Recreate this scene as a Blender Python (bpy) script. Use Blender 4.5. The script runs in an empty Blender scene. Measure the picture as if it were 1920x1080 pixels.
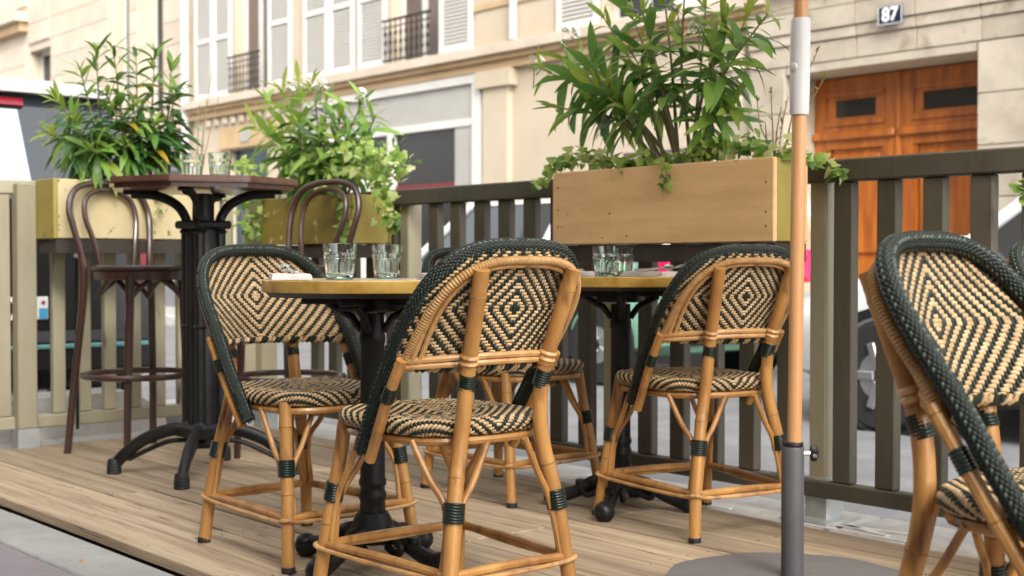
import bpy, math, random
from mathutils import Vector, Matrix, Euler
R = math.radians
random.seed(7)
scene = bpy.context.scene
col = scene.collection

# ------------------------------------------------------------------ camera
F_PX, HOR, CAM_Z = 2500.0, 490.0, 0.79
PITCH = math.atan((540 - HOR) / F_PX)
YAW = math.atan(2160 / F_PX)
cam_d = bpy.data.cameras.new('camera')
cam_d.lens = F_PX / 1920 * 36.0
cam_d.sensor_width = 36.0
cam_d.clip_start = 0.05
cam_d.clip_end = 400
cam = bpy.data.objects.new('camera', cam_d)
cam.location = (0, 0, CAM_Z)
cam.rotation_euler = (math.pi / 2 - PITCH, 0, math.pi / 2 - YAW)
col.objects.link(cam)
scene.camera = cam
cam_d.dof.use_dof = True
cam_d.dof.focus_distance = 3.05
cam_d.dof.aperture_fstop = 4.8

# ------------------------------------------------------------------ world, sun, exposure
SUN_EL, SUN_AZ = 38.0, -28.0          # azimuth in degrees, 0 = world +X, negative towards -Y
world = bpy.data.worlds.new('World')
scene.world = world
world.use_nodes = True
wn = world.node_tree
sky = wn.nodes.new('ShaderNodeTexSky')
sky.sky_type = 'NISHITA'
sky.sun_disc = False
sky.sun_elevation = R(SUN_EL)
sky.sun_rotation = R(90 - SUN_AZ)
sky.air_density = 1.0
sky.dust_density = 3.0
sky.ozone_density = 0.6
hsv = wn.nodes.new('ShaderNodeHueSaturation')
hsv.inputs['Saturation'].default_value = 0.12
wn.links.new(sky.outputs[0], hsv.inputs['Color'])
wn.links.new(hsv.outputs[0], wn.nodes['Background'].inputs[0])
wn.nodes['Background'].inputs[1].default_value = 0.15
sun_d = bpy.data.lights.new('sun', 'SUN')
sun_d.energy = 0.55
sun_d.angle = R(20)
sun_d.color = (1.0, 0.93, 0.82)
sun = bpy.data.objects.new('sun', sun_d)
dirv = Vector((math.cos(R(SUN_EL)) * math.cos(R(SUN_AZ)), math.cos(R(SUN_EL)) * math.sin(R(SUN_AZ)), math.sin(R(SUN_EL))))
sun.rotation_euler = dirv.to_track_quat('Z', 'Y').to_euler()
sun.location = (0, 0, 12)
col.objects.link(sun)
vs = scene.view_settings
vs.view_transform = 'Standard'
vs.look = 'None'
vs.exposure = 1.85
vs.gamma = 1.0
vs.use_curve_mapping = False
scene.cycles.use_denoising = True
scene.cycles.max_bounces = 8
scene.cycles.transparent_max_bounces = 12
scene.cycles.sample_clamp_indirect = 6

# ------------------------------------------------------------------ pixel -> point of the place
def ray(x, y):
    r = (x - 960) / F_PX
    up = (540 - y) / F_PX
    fw = math.cos(PITCH) + up * math.sin(PITCH)
    z = -math.sin(PITCH) + up * math.cos(PITCH)
    return Vector((r * math.sin(YAW) - fw * math.cos(YAW), r * math.cos(YAW) + fw * math.sin(YAW), z))
def atY(x, y, Y):
    d = ray(x, y)
    return Vector((0, 0, CAM_Z)) + d * (Y / d.y)
def atX(x, y, X):
    d = ray(x, y)
    return Vector((0, 0, CAM_Z)) + d * (X / d.x)
def atZ(x, y, Z=0.0):
    d = ray(x, y)
    return Vector((0, 0, CAM_Z)) + d * ((Z - CAM_Z) / d.z)

# ------------------------------------------------------------------ materials
MATS = {}
def mat(name, c, rough=0.5, c2=None, nscale=12.0, stretch=(1, 1, 1), bump=0.0, bscale=60.0, metal=0.0,
        coat=0.0, spec=0.5, rnd=0.0, detail=5.0, trans=0.0, ramp=(0.35, 0.65), sheen=0.0, spots=None, coords='Object', ior=None):
    if name in MATS:
        return MATS[name]
    m = bpy.data.materials.new(name)
    m.use_nodes = True
    nt = m.node_tree
    b = nt.nodes['Principled BSDF']
    b.inputs['Roughness'].default_value = rough
    b.inputs['Metallic'].default_value = metal
    b.inputs['Specular IOR Level'].default_value = spec
    b.inputs['Coat Weight'].default_value = coat
    b.inputs['Coat Roughness'].default_value = 0.15
    if trans:
        b.inputs['Transmission Weight'].default_value = trans
    if ior:
        b.inputs['IOR'].default_value = ior
    tc = nt.nodes.new('ShaderNodeTexCoord')
    mp = nt.nodes.new('ShaderNodeMapping')
    mp.inputs['Scale'].default_value = stretch
    nt.links.new(tc.outputs[coords], mp.inputs['Vector'])
    vec = mp.outputs[0]
    if rnd:
        oi = nt.nodes.new('ShaderNodeObjectInfo')
        ad = nt.nodes.new('ShaderNodeVectorMath'); ad.operation = 'ADD'
        ml = nt.nodes.new('ShaderNodeMath'); ml.operation = 'MULTIPLY'; ml.inputs[1].default_value = 37.0
        nt.links.new(oi.outputs['Random'], ml.inputs[0])
        nt.links.new(vec, ad.inputs[0]); nt.links.new(ml.outputs[0], ad.inputs[1])
        vec = ad.outputs[0]
    out = None
    if c2:
        nz = nt.nodes.new('ShaderNodeTexNoise')
        nz.inputs['Scale'].default_value = nscale
        nz.inputs['Detail'].default_value = detail
        nz.inputs['Roughness'].default_value = 0.6
        nt.links.new(vec, nz.inputs['Vector'])
        rp = nt.nodes.new('ShaderNodeValToRGB')
        rp.color_ramp.elements[0].position = ramp[0]
        rp.color_ramp.elements[1].position = ramp[1]
        rp.color_ramp.elements[0].color = (*c, 1)
        rp.color_ramp.elements[1].color = (*c2, 1)
        nt.links.new(nz.outputs['Fac'], rp.inputs[0])
        out = rp.outputs[0]
        rr = nt.nodes.new('ShaderNodeMapRange')
        rr.inputs['To Min'].default_value = max(0.02, rough - 0.1)
        rr.inputs['To Max'].default_value = min(1, rough + 0.12)
        nt.links.new(nz.outputs['Fac'], rr.inputs['Value'])
        nt.links.new(rr.outputs[0], b.inputs['Roughness'])
    if spots:
        sc_, lo, hi, cc = spots
        n2 = nt.nodes.new('ShaderNodeTexNoise')
        n2.inputs['Scale'].default_value = sc_
        n2.inputs['Detail'].default_value = 3
        nt.links.new(vec, n2.inputs['Vector'])
        r2 = nt.nodes.new('ShaderNodeMapRange')
        r2.inputs['From Min'].default_value = lo; r2.inputs['From Max'].default_value = hi
        nt.links.new(n2.outputs['Fac'], r2.inputs['Value'])
        mx = nt.nodes.new('ShaderNodeMix'); mx.data_type = 'RGBA'
        nt.links.new(r2.outputs[0], mx.inputs['Factor'])
        if out: nt.links.new(out, mx.inputs['A'])
        else: mx.inputs['A'].default_value = (*c, 1)
        mx.inputs['B'].default_value = (*cc, 1)
        out = mx.outputs['Result']
    if rnd:
        hv = nt.nodes.new('ShaderNodeHueSaturation')
        mr = nt.nodes.new('ShaderNodeMapRange')
        mr.inputs['To Min'].default_value = 1 - rnd; mr.inputs['To Max'].default_value = 1 + rnd
        nt.links.new(oi.outputs['Random'], mr.inputs['Value'])
        nt.links.new(mr.outputs[0], hv.inputs['Value'])
        if out: nt.links.new(out, hv.inputs['Color'])
        else: hv.inputs['Color'].default_value = (*c, 1)
        out = hv.outputs[0]
    if out: nt.links.new(out, b.inputs['Base Color'])
    else: b.inputs['Base Color'].default_value = (*c, 1)
    if bump:
        nb = nt.nodes.new('ShaderNodeTexNoise')
        nb.inputs['Scale'].default_value = bscale
        nb.inputs['Detail'].default_value = 6
        nt.links.new(vec, nb.inputs['Vector'])
        bp = nt.nodes.new('ShaderNodeBump')
        bp.inputs['Strength'].default_value = bump
        bp.inputs['Distance'].default_value = 0.01
        nt.links.new(nb.outputs['Fac'], bp.inputs['Height'])
        nt.links.new(bp.outputs[0], b.inputs['Normal'])
    MATS[name] = m
    return m

def leaf_mat(name, ca, cb, cc, rough=0.38):
    m = bpy.data.materials.new(name)
    m.use_nodes = True
    nt = m.node_tree
    b = nt.nodes['Principled BSDF']
    oi = nt.nodes.new('ShaderNodeObjectInfo')
    rp = nt.nodes.new('ShaderNodeValToRGB')
    e = rp.color_ramp.elements
    e[0].color = (*ca, 1); e[1].color = (*cc, 1); e[1].position = 1.0
    k = e.new(0.55); k.color = (*cb, 1)
    nt.links.new(oi.outputs['Random'], rp.inputs[0])
    tc = nt.nodes.new('ShaderNodeTexCoord')
    nz = nt.nodes.new('ShaderNodeTexNoise'); nz.inputs['Scale'].default_value = 4
    nt.links.new(tc.outputs['Object'], nz.inputs['Vector'])
    hv = nt.nodes.new('ShaderNodeHueSaturation')
    mr = nt.nodes.new('ShaderNodeMapRange'); mr.inputs['To Min'].default_value = .75; mr.inputs['To Max'].default_value = 1.25
    nt.links.new(nz.outputs['Fac'], mr.inputs['Value'])
    nt.links.new(mr.outputs[0], hv.inputs['Value'])
    nt.links.new(rp.outputs[0], hv.inputs['Color'])
    nt.links.new(hv.outputs[0], b.inputs['Base Color'])
    b.inputs['Roughness'].default_value = rough
    tr = nt.nodes.new('ShaderNodeBsdfTranslucent')
    h2 = nt.nodes.new('ShaderNodeHueSaturation'); h2.inputs['Value'].default_value = 1.5; h2.inputs['Hue'].default_value = .48
    nt.links.new(hv.outputs[0], h2.inputs['Color'])
    nt.links.new(h2.outputs[0], tr.inputs['Color'])
    ms = nt.nodes.new('ShaderNodeMixShader'); ms.inputs[0].default_value = 0.40
    nt.links.new(b.outputs[0], ms.inputs[1]); nt.links.new(tr.outputs[0], ms.inputs[2])
    nt.links.new(ms.outputs[0], nt.nodes['Material Output'].inputs[0])
    MATS[name] = m
    return m

def glass_mat(name, c, rough=0.0, ior=1.5):
    m = bpy.data.materials.new(name)
    m.use_nodes = True
    b = m.node_tree.nodes['Principled BSDF']
    b.inputs['Base Color'].default_value = (*c, 1)
    b.inputs['Roughness'].default_value = rough
    b.inputs['Transmission Weight'].default_value = 1.0
    b.inputs['IOR'].default_value = ior
    MATS[name] = m
    return m

CANE = mat('cane', (.58, .30, .085), .40, (.30, .125, .030), 10, (1, 1, .30), .14, 90, coat=.18, spots=(22, .57, .74, (.15, .06, .018)), ramp=(.30, .68))
CANE_PALE = mat('cane_pale', (.62, .36, .14), .42, (.42, .20, .065), 14, (1, 1, .5), .12, 120, coat=.2, spots=(30, .58, .72, (.18, .10, .05)))
STRAND_TAN = mat('strand_tan', (.62, .44, .24), .5, (.46, .29, .13), 26, coat=.1, spots=(70, .55, .75, (.33, .20, .09)))
BIND_TAN = mat('binding_tan', (.47, .27, .10), .5, (.36, .19, .065), 30)
WRAP_GLINT = mat('wrap_glint', (.050, .072, .052), .35, (.09, .115, .09), 50)  # pale stitches painted in for glints on the glossy green wrapping
CANE_DARK = mat('cane_node', (.20, .085, .025), .5, (.30, .14, .045), 40)
STRAND_GREEN = mat('strand_green', (.014, .022, .015), .40, (.022, .032, .022), 40, spec=.35)
WRAP_GREEN = mat('wrap_green', (.005, .011, .007), .30, (.010, .019, .012), 30, spec=.40)
WEAVE_BASE = mat('weave_base', (.02, .022, .016), .8)
IRON = mat('black_iron', (.006, .006, .0065), .42, (.010, .010, .010), 30, (1, 1, 1), .12, 70, coat=.0, spec=.35)
RUBBER = mat('black_rubber', (.014, .014, .015), .6)
BRASS = mat('aged_brass', (.74, .48, .13), .34, (.52, .29, .05), 14, (1, 1, 1), .05, 80, metal=.4)
MARBLE = mat('pale_table_top', (.62, .60, .57), .25, (.48, .46, .44), 6, coat=.3)
STEEL_D = mat('screw_steel', (.10, .09, .08), .5, metal=.6)
STEEL = mat('steel', (.55, .55, .55), .22, metal=1.0)
NAPKIN = mat('napkin', (.74, .66, .60), .9, (.66, .58, .53), 30, bump=.1, bscale=200)
BENT = mat('dark_bentwood', (.060, .025, .017), .30, (.032, .013, .009), 8, (1, 1, .3), .04, 60, coat=.5)
TOPWOOD = mat('red_brown_top', (.14, .062, .042), .30, (.09, .036, .024), 8, (1, 6, 1), coat=.4)
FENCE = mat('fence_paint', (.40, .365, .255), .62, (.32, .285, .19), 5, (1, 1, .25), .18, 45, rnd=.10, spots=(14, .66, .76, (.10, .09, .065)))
FENCE_SHADE = mat('fence_paint_shaded', (.098, .087, .064), .6, (.068, .060, .043), 5, (1, 1, .25), .18, 45, rnd=.10, spots=(12, .66, .76, (.06, .05, .035)))  # fence paint darkened for the shade on the street fence's deck side
SHOE = mat('galvanised_shoe', (.52, .54, .53), .45, (.40, .42, .41), 10, metal=.4)
PLANT_L = mat('planter_cream', (.60, .50, .30), .6, (.53, .425, .225), 5, (1, 1, 1), .15, 40, spots=(30, .66, .70, (.13, .12, .05)))
PLANT_C = mat('planter_tan', (.92, .62, .31), .6, (.80, .50, .235), 2.6, (1, 3, 7), .15, 50, spots=(30, .685, .72, (.16, .08, .03)))
PLANT_Y = mat('planter_yellow', (.40, .31, .075), .6, (.33, .25, .055), 4, (1, 1, 1), .12, 40, spots=(18, .66, .74, (.10, .09, .03)))
PLANT_Y_SHADE = mat('planter_yellow_shaded', (.25, .185, .035), .6, (.20, .145, .026), 4, (1, 1, 1), .12, 40, spots=(18, .62, .70, (.45, .42, .22)))  # front of the corner box, shade mixed into the yellow paint
DARKWOOD = mat('dark_ledger', (.030, .024, .018), .8, (.05, .04, .03), 8)
SOIL = mat('soil', (.035, .024, .015), .95, (.06, .04, .026), 30, bump=.8, bscale=60)
PLANK = mat('deck_plank', (.50, .385, .26), .68, (.31, .225, .145), 2.6, (.45, 11, 11), .35, 20, rnd=.26, spots=(9, .625, .70, (.14, .095, .06)))
CONC = mat('pavement_concrete', (.39, .38, .36), .85, (.31, .30, .285), 5, (1, 1, 1), .35, 120, spots=(60, .66, .72, (.16, .155, .15)))
CONC_D = mat('pavement_dark', (.26, .235, .24), .85, (.21, .19, .195), 6, (1, 1, 1), .35, 120)
KERB = mat('kerb_granite', (.52, .50, .47), .8, (.40, .385, .36), 10, bump=.3, bscale=90)
ASPH = mat('asphalt', (.20, .20, .20), .85, (.15, .15, .155), 3, bump=.4, bscale=150)
WHITEP = mat('road_paint', (.75, .75, .73), .7, (.55, .55, .54), 25)
OAK = mat('parasol_wood', (.58, .32, .145), .42, (.47, .225, .085), 14, (1, 1, .10), .08, 60, coat=.15, spots=(26, .66, .72, (.22, .10, .04)))
SLEEVE = mat('grey_sleeve', (.60, .60, .60), .45)
BASEGREY = mat('grey_steel_paint', (.075, .073, .078), .5, (.09, .088, .094), 10, bump=.06, bscale=200)
PLATEGREY = mat('parasol_plate', (.17, .155, .155), .55, (.15, .14, .14), 12, bump=.06, bscale=160)
BLACKP = mat('black_plastic', (.012, .012, .013), .4)
PLASTER = mat('cream_plaster', (.50, .42, .315), .8, (.445, .37, .27), .9, (1, 1, 1), .15, 25)
STONE = mat('cream_stone', (.54, .46, .37), .8, (.47, .39, .30), 1.4, (1, 1, 1), .2, 25, rnd=.05)
STONE_G = mat('grey_cream_stone', (.46, .40, .32), .8, (.34, .29, .225), 2.2, (1, 1, 1), .3, 25, rnd=.06, spots=(5, .6, .75, (.26, .21, .155)))
OCHRE = mat('ochre_cornice', (.50, .35, .20), .8, (.42, .285, .155), 2)
SHUT = mat('shutter_white', (.62, .60, .56), .6, (.56, .54, .50), 3)
LOUV = mat('shutter_louvre', (.47, .45, .41), .65)
SHOPG = mat('shop_grey', (.38, .365, .335), .55, (.34, .325, .295), 2)
SHOPG_D = mat('shop_grey_dark', (.20, .20, .205), .5, (.16, .16, .165), 2)
WGLASS = mat('window_glass', (.022, .021, .020), .10, spec=.35)
WGLASS_B = mat('window_brown', (.16, .11, .085), .3, (.10, .07, .055), 2)
TEALDOOR = mat('teal_door', (.018, .05, .07), .4)
DOORWOOD = mat('varnished_door', (.48, .140, .016), .30, (.27, .066, .009), 3, (4, 1, .5), .05, 40, coat=.35)
ENAMEL = mat('blue_enamel', (.006, .008, .035), .5, spec=.3)
WHITEEN = mat('white_enamel', (.80, .80, .78), .3)
SIGNBLUE = mat('sign_blue', (.02, .10, .38), .35)
ROOM = mat('room_dark', (.03, .027, .024), .9)
REDAWN = mat('dark_red', (.16, .012, .016), .6)
PINKLAMP = mat('pink_red_lamp', (.75, .012, .10), .18, coat=.6)
REDLAMP = mat('red_lamp', (.24, .006, .018), .2, coat=.6)
CARBLACK = mat('car_black', (.012, .013, .015), .18, coat=.8)
CARWHITE = mat('car_white', (.74, .74, .74), .25, coat=.6)
CARMINT = mat('car_mint', (.22, .44, .32), .3, coat=.5)
CHROME_REFL = mat('bumper_reflection', (.16, .42, .46), .25, coat=.5)  # reflection in the bumper chrome put into a teal base colour
CARGLASS = mat('car_glass', (.02, .025, .03), .03, spec=.8, coat=1.0)
CARMIRR = mat('rear_window_glass', (.62, .70, .72), .03, metal=1.0)
TYRE = mat('tyre', (.016, .016, .016), .75)
ALLOY = mat('alloy', (.5, .5, .5), .3, metal=.9)
PLATEW = mat('number_plate', (.78, .78, .76), .4)
PLATEB = mat('plate_blue', (.07, .36, .62), .4)
GLASSM = glass_mat('tumbler_glass', (.93, .985, .95))
GLASSG = glass_mat('tumbler_base', (.52, .86, .64))
OLE = leaf_mat('oleander_leaf', (.035, .105, .025), (.11, .245, .045), (.26, .42, .08))
OLE_Y = leaf_mat('oleander_young', (.13, .24, .035), (.21, .31, .045), (.30, .36, .06))
OLE_G = leaf_mat('oleander_gold', (.45, .30, .02), (.40, .30, .03), (.30, .28, .05))
IVY = leaf_mat('ivy_leaf', (.15, .29, .04), (.34, .46, .10), (.62, .66, .34), .5)
IVY_D = leaf_mat('ivy_dark', (.06, .15, .03), (.12, .26, .045), (.22, .36, .07), .5)
BARK = mat('oleander_stem', (.17, .16, .075), .7, (.28, .25, .13), 40)
TWIG = mat('pink_twig', (.36, .20, .12), .7, (.30, .24, .12), 20)
PETAL = mat('white_petal', (.82, .80, .72), .6)
CAFE = mat('unseen_cafe_front', (.42, .36, .28), .7, (.36, .30, .23), 2)
AWN = mat('added_awning_cloth', (.55, .47, .36), .85)
DRYLEAF = mat('dry_leaf', (.45, .22, .07), .7)
SKIN = mat('skin', (.55, .33, .24), .5)
TROUSER = mat('teal_cloth', (.16, .38, .40), .8)
SHIRT = mat('pale_shirt', (.55, .50, .48), .8)
HAIR = mat('brown_hair', (.06, .035, .02), .6)

# ------------------------------------------------------------------ mesh builder
class MB:
    def __init__(s): s.v = []; s.f = []; s.m = []; s.mats = []
    def mi(s, m):
        if m not in s.mats: s.mats.append(m)
        return s.mats.index(m)
    def add(s, vs, fs, m):
        o = len(s.v); k = s.mi(m)
        s.v.extend(vs)
        for f in fs:
            s.f.append(tuple(i + o for i in f)); s.m.append(k)
    def box(s, c, d, m, rot=None, bev=0.0):
        hx, hy, hz = d[0] / 2, d[1] / 2, d[2] / 2
        if bev:
            b = min(bev, hx * .9, hy * .9, hz * .9)
            pts = []; idx = {}
            for sx in (-1, 1):
                for sy in (-1, 1):
                    for sz in (-1, 1):
                        for a in range(3):
                            p = [hx - b, hy - b, hz - b]
                            p[a] += b
                            idx[(sx, sy, sz, a)] = len(pts)
                            pts.append(Vector((sx * p[0], sy * p[1], sz * p[2])))
            fs = []
            def q(l):
                cpt = sum((pts[i] for i in l), Vector()) / len(l)
                n = (pts[l[1]] - pts[l[0]]).cross(pts[l[2]] - pts[l[0]])
                fs.append(tuple(l) if n.dot(cpt) > 0 else tuple(reversed(l)))
            for a in range(3):
                o1, o2 = [i for i in range(3) if i != a]
                for sg in (-1, 1):
                    l = []
                    for (p1, p2) in ((-1, -1), (1, -1), (1, 1), (-1, 1)):
                        k = [0, 0, 0]; k[a] = sg; k[o1] = p1; k[o2] = p2
                        l.append(idx[(*k, a)])
                    q(l)
                for p1 in (-1, 1):
                    for p2 in (-1, 1):
                        k1 = [0, 0, 0]; k1[a] = -1; k1[o1] = p1; k1[o2] = p2
                        k2 = list(k1); k2[a] = 1
                        q([idx[(*k1, o1)], idx[(*k2, o1)], idx[(*k2, o2)], idx[(*k1, o2)]])
            for sx in (-1, 1):
                for sy in (-1, 1):
                    for sz in (-1, 1):
                        q([idx[(sx, sy, sz, 0)], idx[(sx, sy, sz, 1)], idx[(sx, sy, sz, 2)]])
        else:
            pts = [Vector((x, y, z)) for z in (-hz, hz) for y in (-hy, hy) for x in (-hx, hx)]
            fs = [(0, 2, 3, 1), (4, 5, 7, 6), (0, 1, 5, 4), (2, 6, 7, 3), (0, 4, 6, 2), (1, 3, 7, 5)]
        if rot is not None:
            M = rot if isinstance(rot, Matrix) else Euler(rot).to_matrix()
            pts = [M @ p for p in pts]
        c = Vector(c)
        s.add([p + c for p in pts], fs, m)
        return s
    def span(s, a, b, m, bev=0.0):
        return s.box([(a[i] + b[i]) / 2 for i in range(3)], [abs(b[i] - a[i]) for i in range(3)], m, None, bev)
    def tube(s, path, r, m, n=10, cap=True, closed=False, flat=1.0):
        path = [Vector(p) for p in path]
        N = len(path)
        rs = r if isinstance(r, (list, tuple)) else [r] * N
        ts = []
        for i in range(N):
            a = path[(i - 1) % N] if (closed or i > 0) else path[i]
            b = path[(i + 1) % N] if (closed or i < N - 1) else path[i]
            t = (b - a)
            ts.append(t.normalized() if t.length > 1e-9 else Vector((0, 0, 1)))
        t0 = ts[0]
        up = Vector((0, 0, 1)) if abs(t0.z) < .9 else Vector((1, 0, 0))
        nrm = (up - t0 * up.dot(t0)).normalized()
        vs, fs = [], []
        for i in range(N):
            nrm = (nrm - ts[i] * nrm.dot(ts[i])).normalized()
            bi = ts[i].cross(nrm)
            for k in range(n):
                a = 2 * math.pi * k / n
                vs.append(path[i] + nrm * (math.cos(a) * rs[i] * flat) + bi * (math.sin(a) * rs[i]))
        seg = N if closed else N - 1
        for i in range(seg):
            j = (i + 1) % N
            for k in range(n):
                fs.append((i * n + k, i * n + (k + 1) % n, j * n + (k + 1) % n, j * n + k))
        if cap and not closed:
            fs.append(tuple(reversed(range(n))))
            fs.append(tuple(range((N - 1) * n, N * n)))
        s.add(vs, fs, m)
        return s
    def lathe(s, prof, m, n=24, c=(0, 0, 0), axis=None, cap=True):
        vs, fs = [], []
        M = Vector((0, 0, 1)).rotation_difference(Vector(axis)).to_matrix() if axis is not None else None
        for (r, z) in prof:
            for k in range(n):
                a = 2 * math.pi * k / n
                p = Vector((r * math.cos(a), r * math.sin(a), z))
                if M: p = M @ p
                vs.append(p + Vector(c))
        for i in range(len(prof) - 1):
            for k in range(n):
                fs.append((i * n + k, i * n + (k + 1) % n, (i + 1) * n + (k + 1) % n, (i + 1) * n + k))
        if cap:
            fs.append(tuple(reversed(range(n))))
            fs.append(tuple(range((len(prof) - 1) * n, len(prof) * n)))
        s.add(vs, fs, m)
        return s
    def prism(s, poly, z0, z1, m):
        n = len(poly)
        vs = [Vector((x, y, z0)) for x, y in poly] + [Vector((x, y, z1)) for x, y in poly]
        fs = [tuple(reversed(range(n))), tuple(range(n, 2 * n))] + [(i, (i + 1) % n, n + (i + 1) % n, n + i) for i in range(n)]
        s.add(vs, fs, m)
        return s
    def loft(s, rings, m, closed=True, cap=True):
        n = len(rings[0]); vs = [Vector(p) for r in rings for p in r]; fs = []
        for i in range(len(rings) - 1):
            for k in range(n if closed else n - 1):
                fs.append((i * n + k, i * n + (k + 1) % n, (i + 1) * n + (k + 1) % n, (i + 1) * n + k))
        if cap and closed:
            fs.append(tuple(reversed(range(n)))); fs.append(tuple(range((len(rings) - 1) * n, len(rings) * n)))
        s.add(vs, fs, m)
        return s
    def mesh(s, name, smooth=True, angle=35):
        me = bpy.data.meshes.new(name)
        me.from_pydata([tuple(v) for v in s.v], [], s.f)
        for m in s.mats: me.materials.append(m)
        me.polygons.foreach_set('material_index', s.m)
        me.polygons.foreach_set('use_smooth', [smooth] * len(s.f))
        me.update()
        if smooth and angle < 180:
            me.set_sharp_from_angle(angle=R(angle))
        return me

def link(name, data, parent=None, loc=None, rot=None, scale=None):
    o = bpy.data.objects.new(name, data)
    col.objects.link(o)
    if parent: o.parent = parent
    if loc is not None: o.location = loc
    if rot is not None: o.rotation_euler = rot
    if scale is not None: o.scale = scale if hasattr(scale, '__len__') else (scale,) * 3
    return o
def tag(o, label=None, cat=None, group=None, kind=None):
    if label: o['label'] = label
    if cat: o['category'] = cat
    if group: o['group'] = group
    if kind: o['kind'] = kind
    return o
def thing(name, label, cat, loc=(0, 0, 0), rz=0, group=None):
    return tag(link(name, None, None, loc, (0, 0, rz)), label, cat, group)
KIDS = {}
def part(name, mb, parent, smooth=True, angle=35, **kw):
    o = link(name, mb.mesh(name, smooth, angle) if isinstance(mb, MB) else mb, parent, **kw)
    return o
def copy_tree(o, parent=None):
    c = o.copy(); col.objects.link(c); c.parent = parent
    for ch in list(o.children): copy_tree(ch, c)
    return c
def crom(pts, n=8):
    P = [Vector(p) for p in pts]; out = []
    for i in range(len(P) - 1):
        p0 = P[max(i - 1, 0)]; p1 = P[i]; p2 = P[i + 1]; p3 = P[min(i + 2, len(P) - 1)]
        for k in range(n):
            t = k / n
            out.append(.5 * ((2 * p1) + (p2 - p0) * t + (2 * p0 - 5 * p1 + 4 * p2 - p3) * t * t + (3 * p1 - p0 - 3 * p2 + p3) * t ** 3))
    out.append(P[-1])
    return out
def resample(path, step):
    L = [0]
    for a, b in zip(path, path[1:]): L.append(L[-1] + (b - a).length)
    n = max(2, int(L[-1] / step)); out = []; j = 0
    for i in range(n + 1):
        d = L[-1] * i / n
        while j < len(L) - 2 and L[j + 1] < d: j += 1
        t = (d - L[j]) / max(L[j + 1] - L[j], 1e-9)
        out.append(path[j].lerp(path[j + 1], min(1, t)))
    return out

# ================================================================== GROUND
ROADZ = -0.15
def structure(name, mb, smooth=False):
    return tag(part(name, mb, None, smooth), kind='structure')
structure('road', MB().span((-90, 3.62, ROADZ - .2), (40, 9.0, ROADZ), ASPH))
structure('ground', MB().span((-160, -60, -.6), (120, 140, -.36), CONC))
structure('far_pavement', MB().span((-90, 9.16, -.3), (40, 11.02, -.02), CONC))
kb = link('far_kerb', None); tag(kb, kind='structure')
me = MB().box((0, 0, 0), (.985, .155, .30), KERB, None, .012).mesh('kerb_stone')
for i in range(34): link('kerb_stone', me, kb, (-30 + i * 1.0, 9.08, -.16))
pv = structure('pavement', MB().span((-40, -2.2, -.3), (20, 1.410, -.034), CONC_D))
# light edging slabs between the pavement and the deck
slab = MB().box((0, 0, 0), (1.492, .188, .1), CONC, None, .005).mesh('slab', False)
for i in range(9): link('slab', slab, pv, (-9.6 + i * 1.5, 1.506, -.080 + .0015 * (i % 3)))
lane = structure('parking_lane', MB().span((-60, 1.60, ROADZ - .2), (30, 3.60, ROADZ + .02), ASPH))
nk = link('near_kerb', None); tag(nk, kind='structure')
me = MB().box((0, 0, 0), (1.19, .36, .24), KERB, None, .012).mesh('kerb_stone')
for i in range(10): link('kerb_stone', me, nk, (-6.6 + i * 1.2, 3.447, -.135))
me = MB().box((0, 0, 0), (.36, 1.0, .2), KERB, None, .012).mesh('kerb_stone')
for i in range(2): link('kerb_stone', me, nk, (-5.86, 1.9 + i * 1.01, -.125))
# white paint on the kerb behind the fence
pm = MB()
for (a, b, w) in (((-2.62, 3.36), (-2.18, 3.44), .022), ((-2.60, 3.46), (-2.22, 3.37), .020), ((-2.55, 3.33), (-2.10, 3.345), .018), ((-3.05, 3.33), (-2.8, 3.36), .02)):
    d = Vector((b[0] - a[0], b[1] - a[1], 0)); L = d.length
    pm.box(((a[0] + b[0]) / 2, (a[1] + b[1]) / 2, -.013), (L, w, .004), WHITEP, (0, 0, math.atan2(d.y, d.x)))
structure('painted_marks', pm)

# ------------------------------------------------------------------ deck with planks
deck = link('deck', None); tag(deck, kind='structure')
part('joist_frame', MB().span((-5.66, 1.63, -.11), (1.2, 3.27, -.034), DARKWOOD), deck, False)
py0 = 1.615; pw = .1485
widths = 11
plank_meshes = {}
def plank(xa, xb, yc, z):
    L = round(xb - xa, 3)
    k = (L, )
    if k not in plank_meshes:
        plank_meshes[k] = MB().box((0, 0, 0), (L, pw - .007, .032), PLANK, None, .003).mesh('plank', False)
    link('plank', plank_meshes[k], deck, ((xa + xb) / 2, yc, z), (random.uniform(-.004, .004), 0, 0))
for j in range(widths):
    yc = py0 + pw * (j + .5)
    cuts = [-5.64, -2.92, -.2, 1.2] if j % 1 == 0 else []
    if j in (2, 3, 7, 8): cuts = [-5.64, -4.28, -1.56, 1.2]
    for a, b in zip(cuts, cuts[1:]): plank(a + .002, b - .002, yc, -.016 + random.uniform(-.0015, .0015))

sw_ = MB()
for j in range(widths):
    for k in range(11):
        for e in (-.04, .04):
            sw_.lathe([(.0035, .0), (.0035, .0012), (.0005, .0014)], STEEL_D, 6, (-5.6 + k * .535 + random.uniform(-.004, .004), py0 + pw * (j + .5) + e, -.0012), cap=False)
tag(part('screw_heads', sw_, deck, False), kind='stuff')

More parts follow.
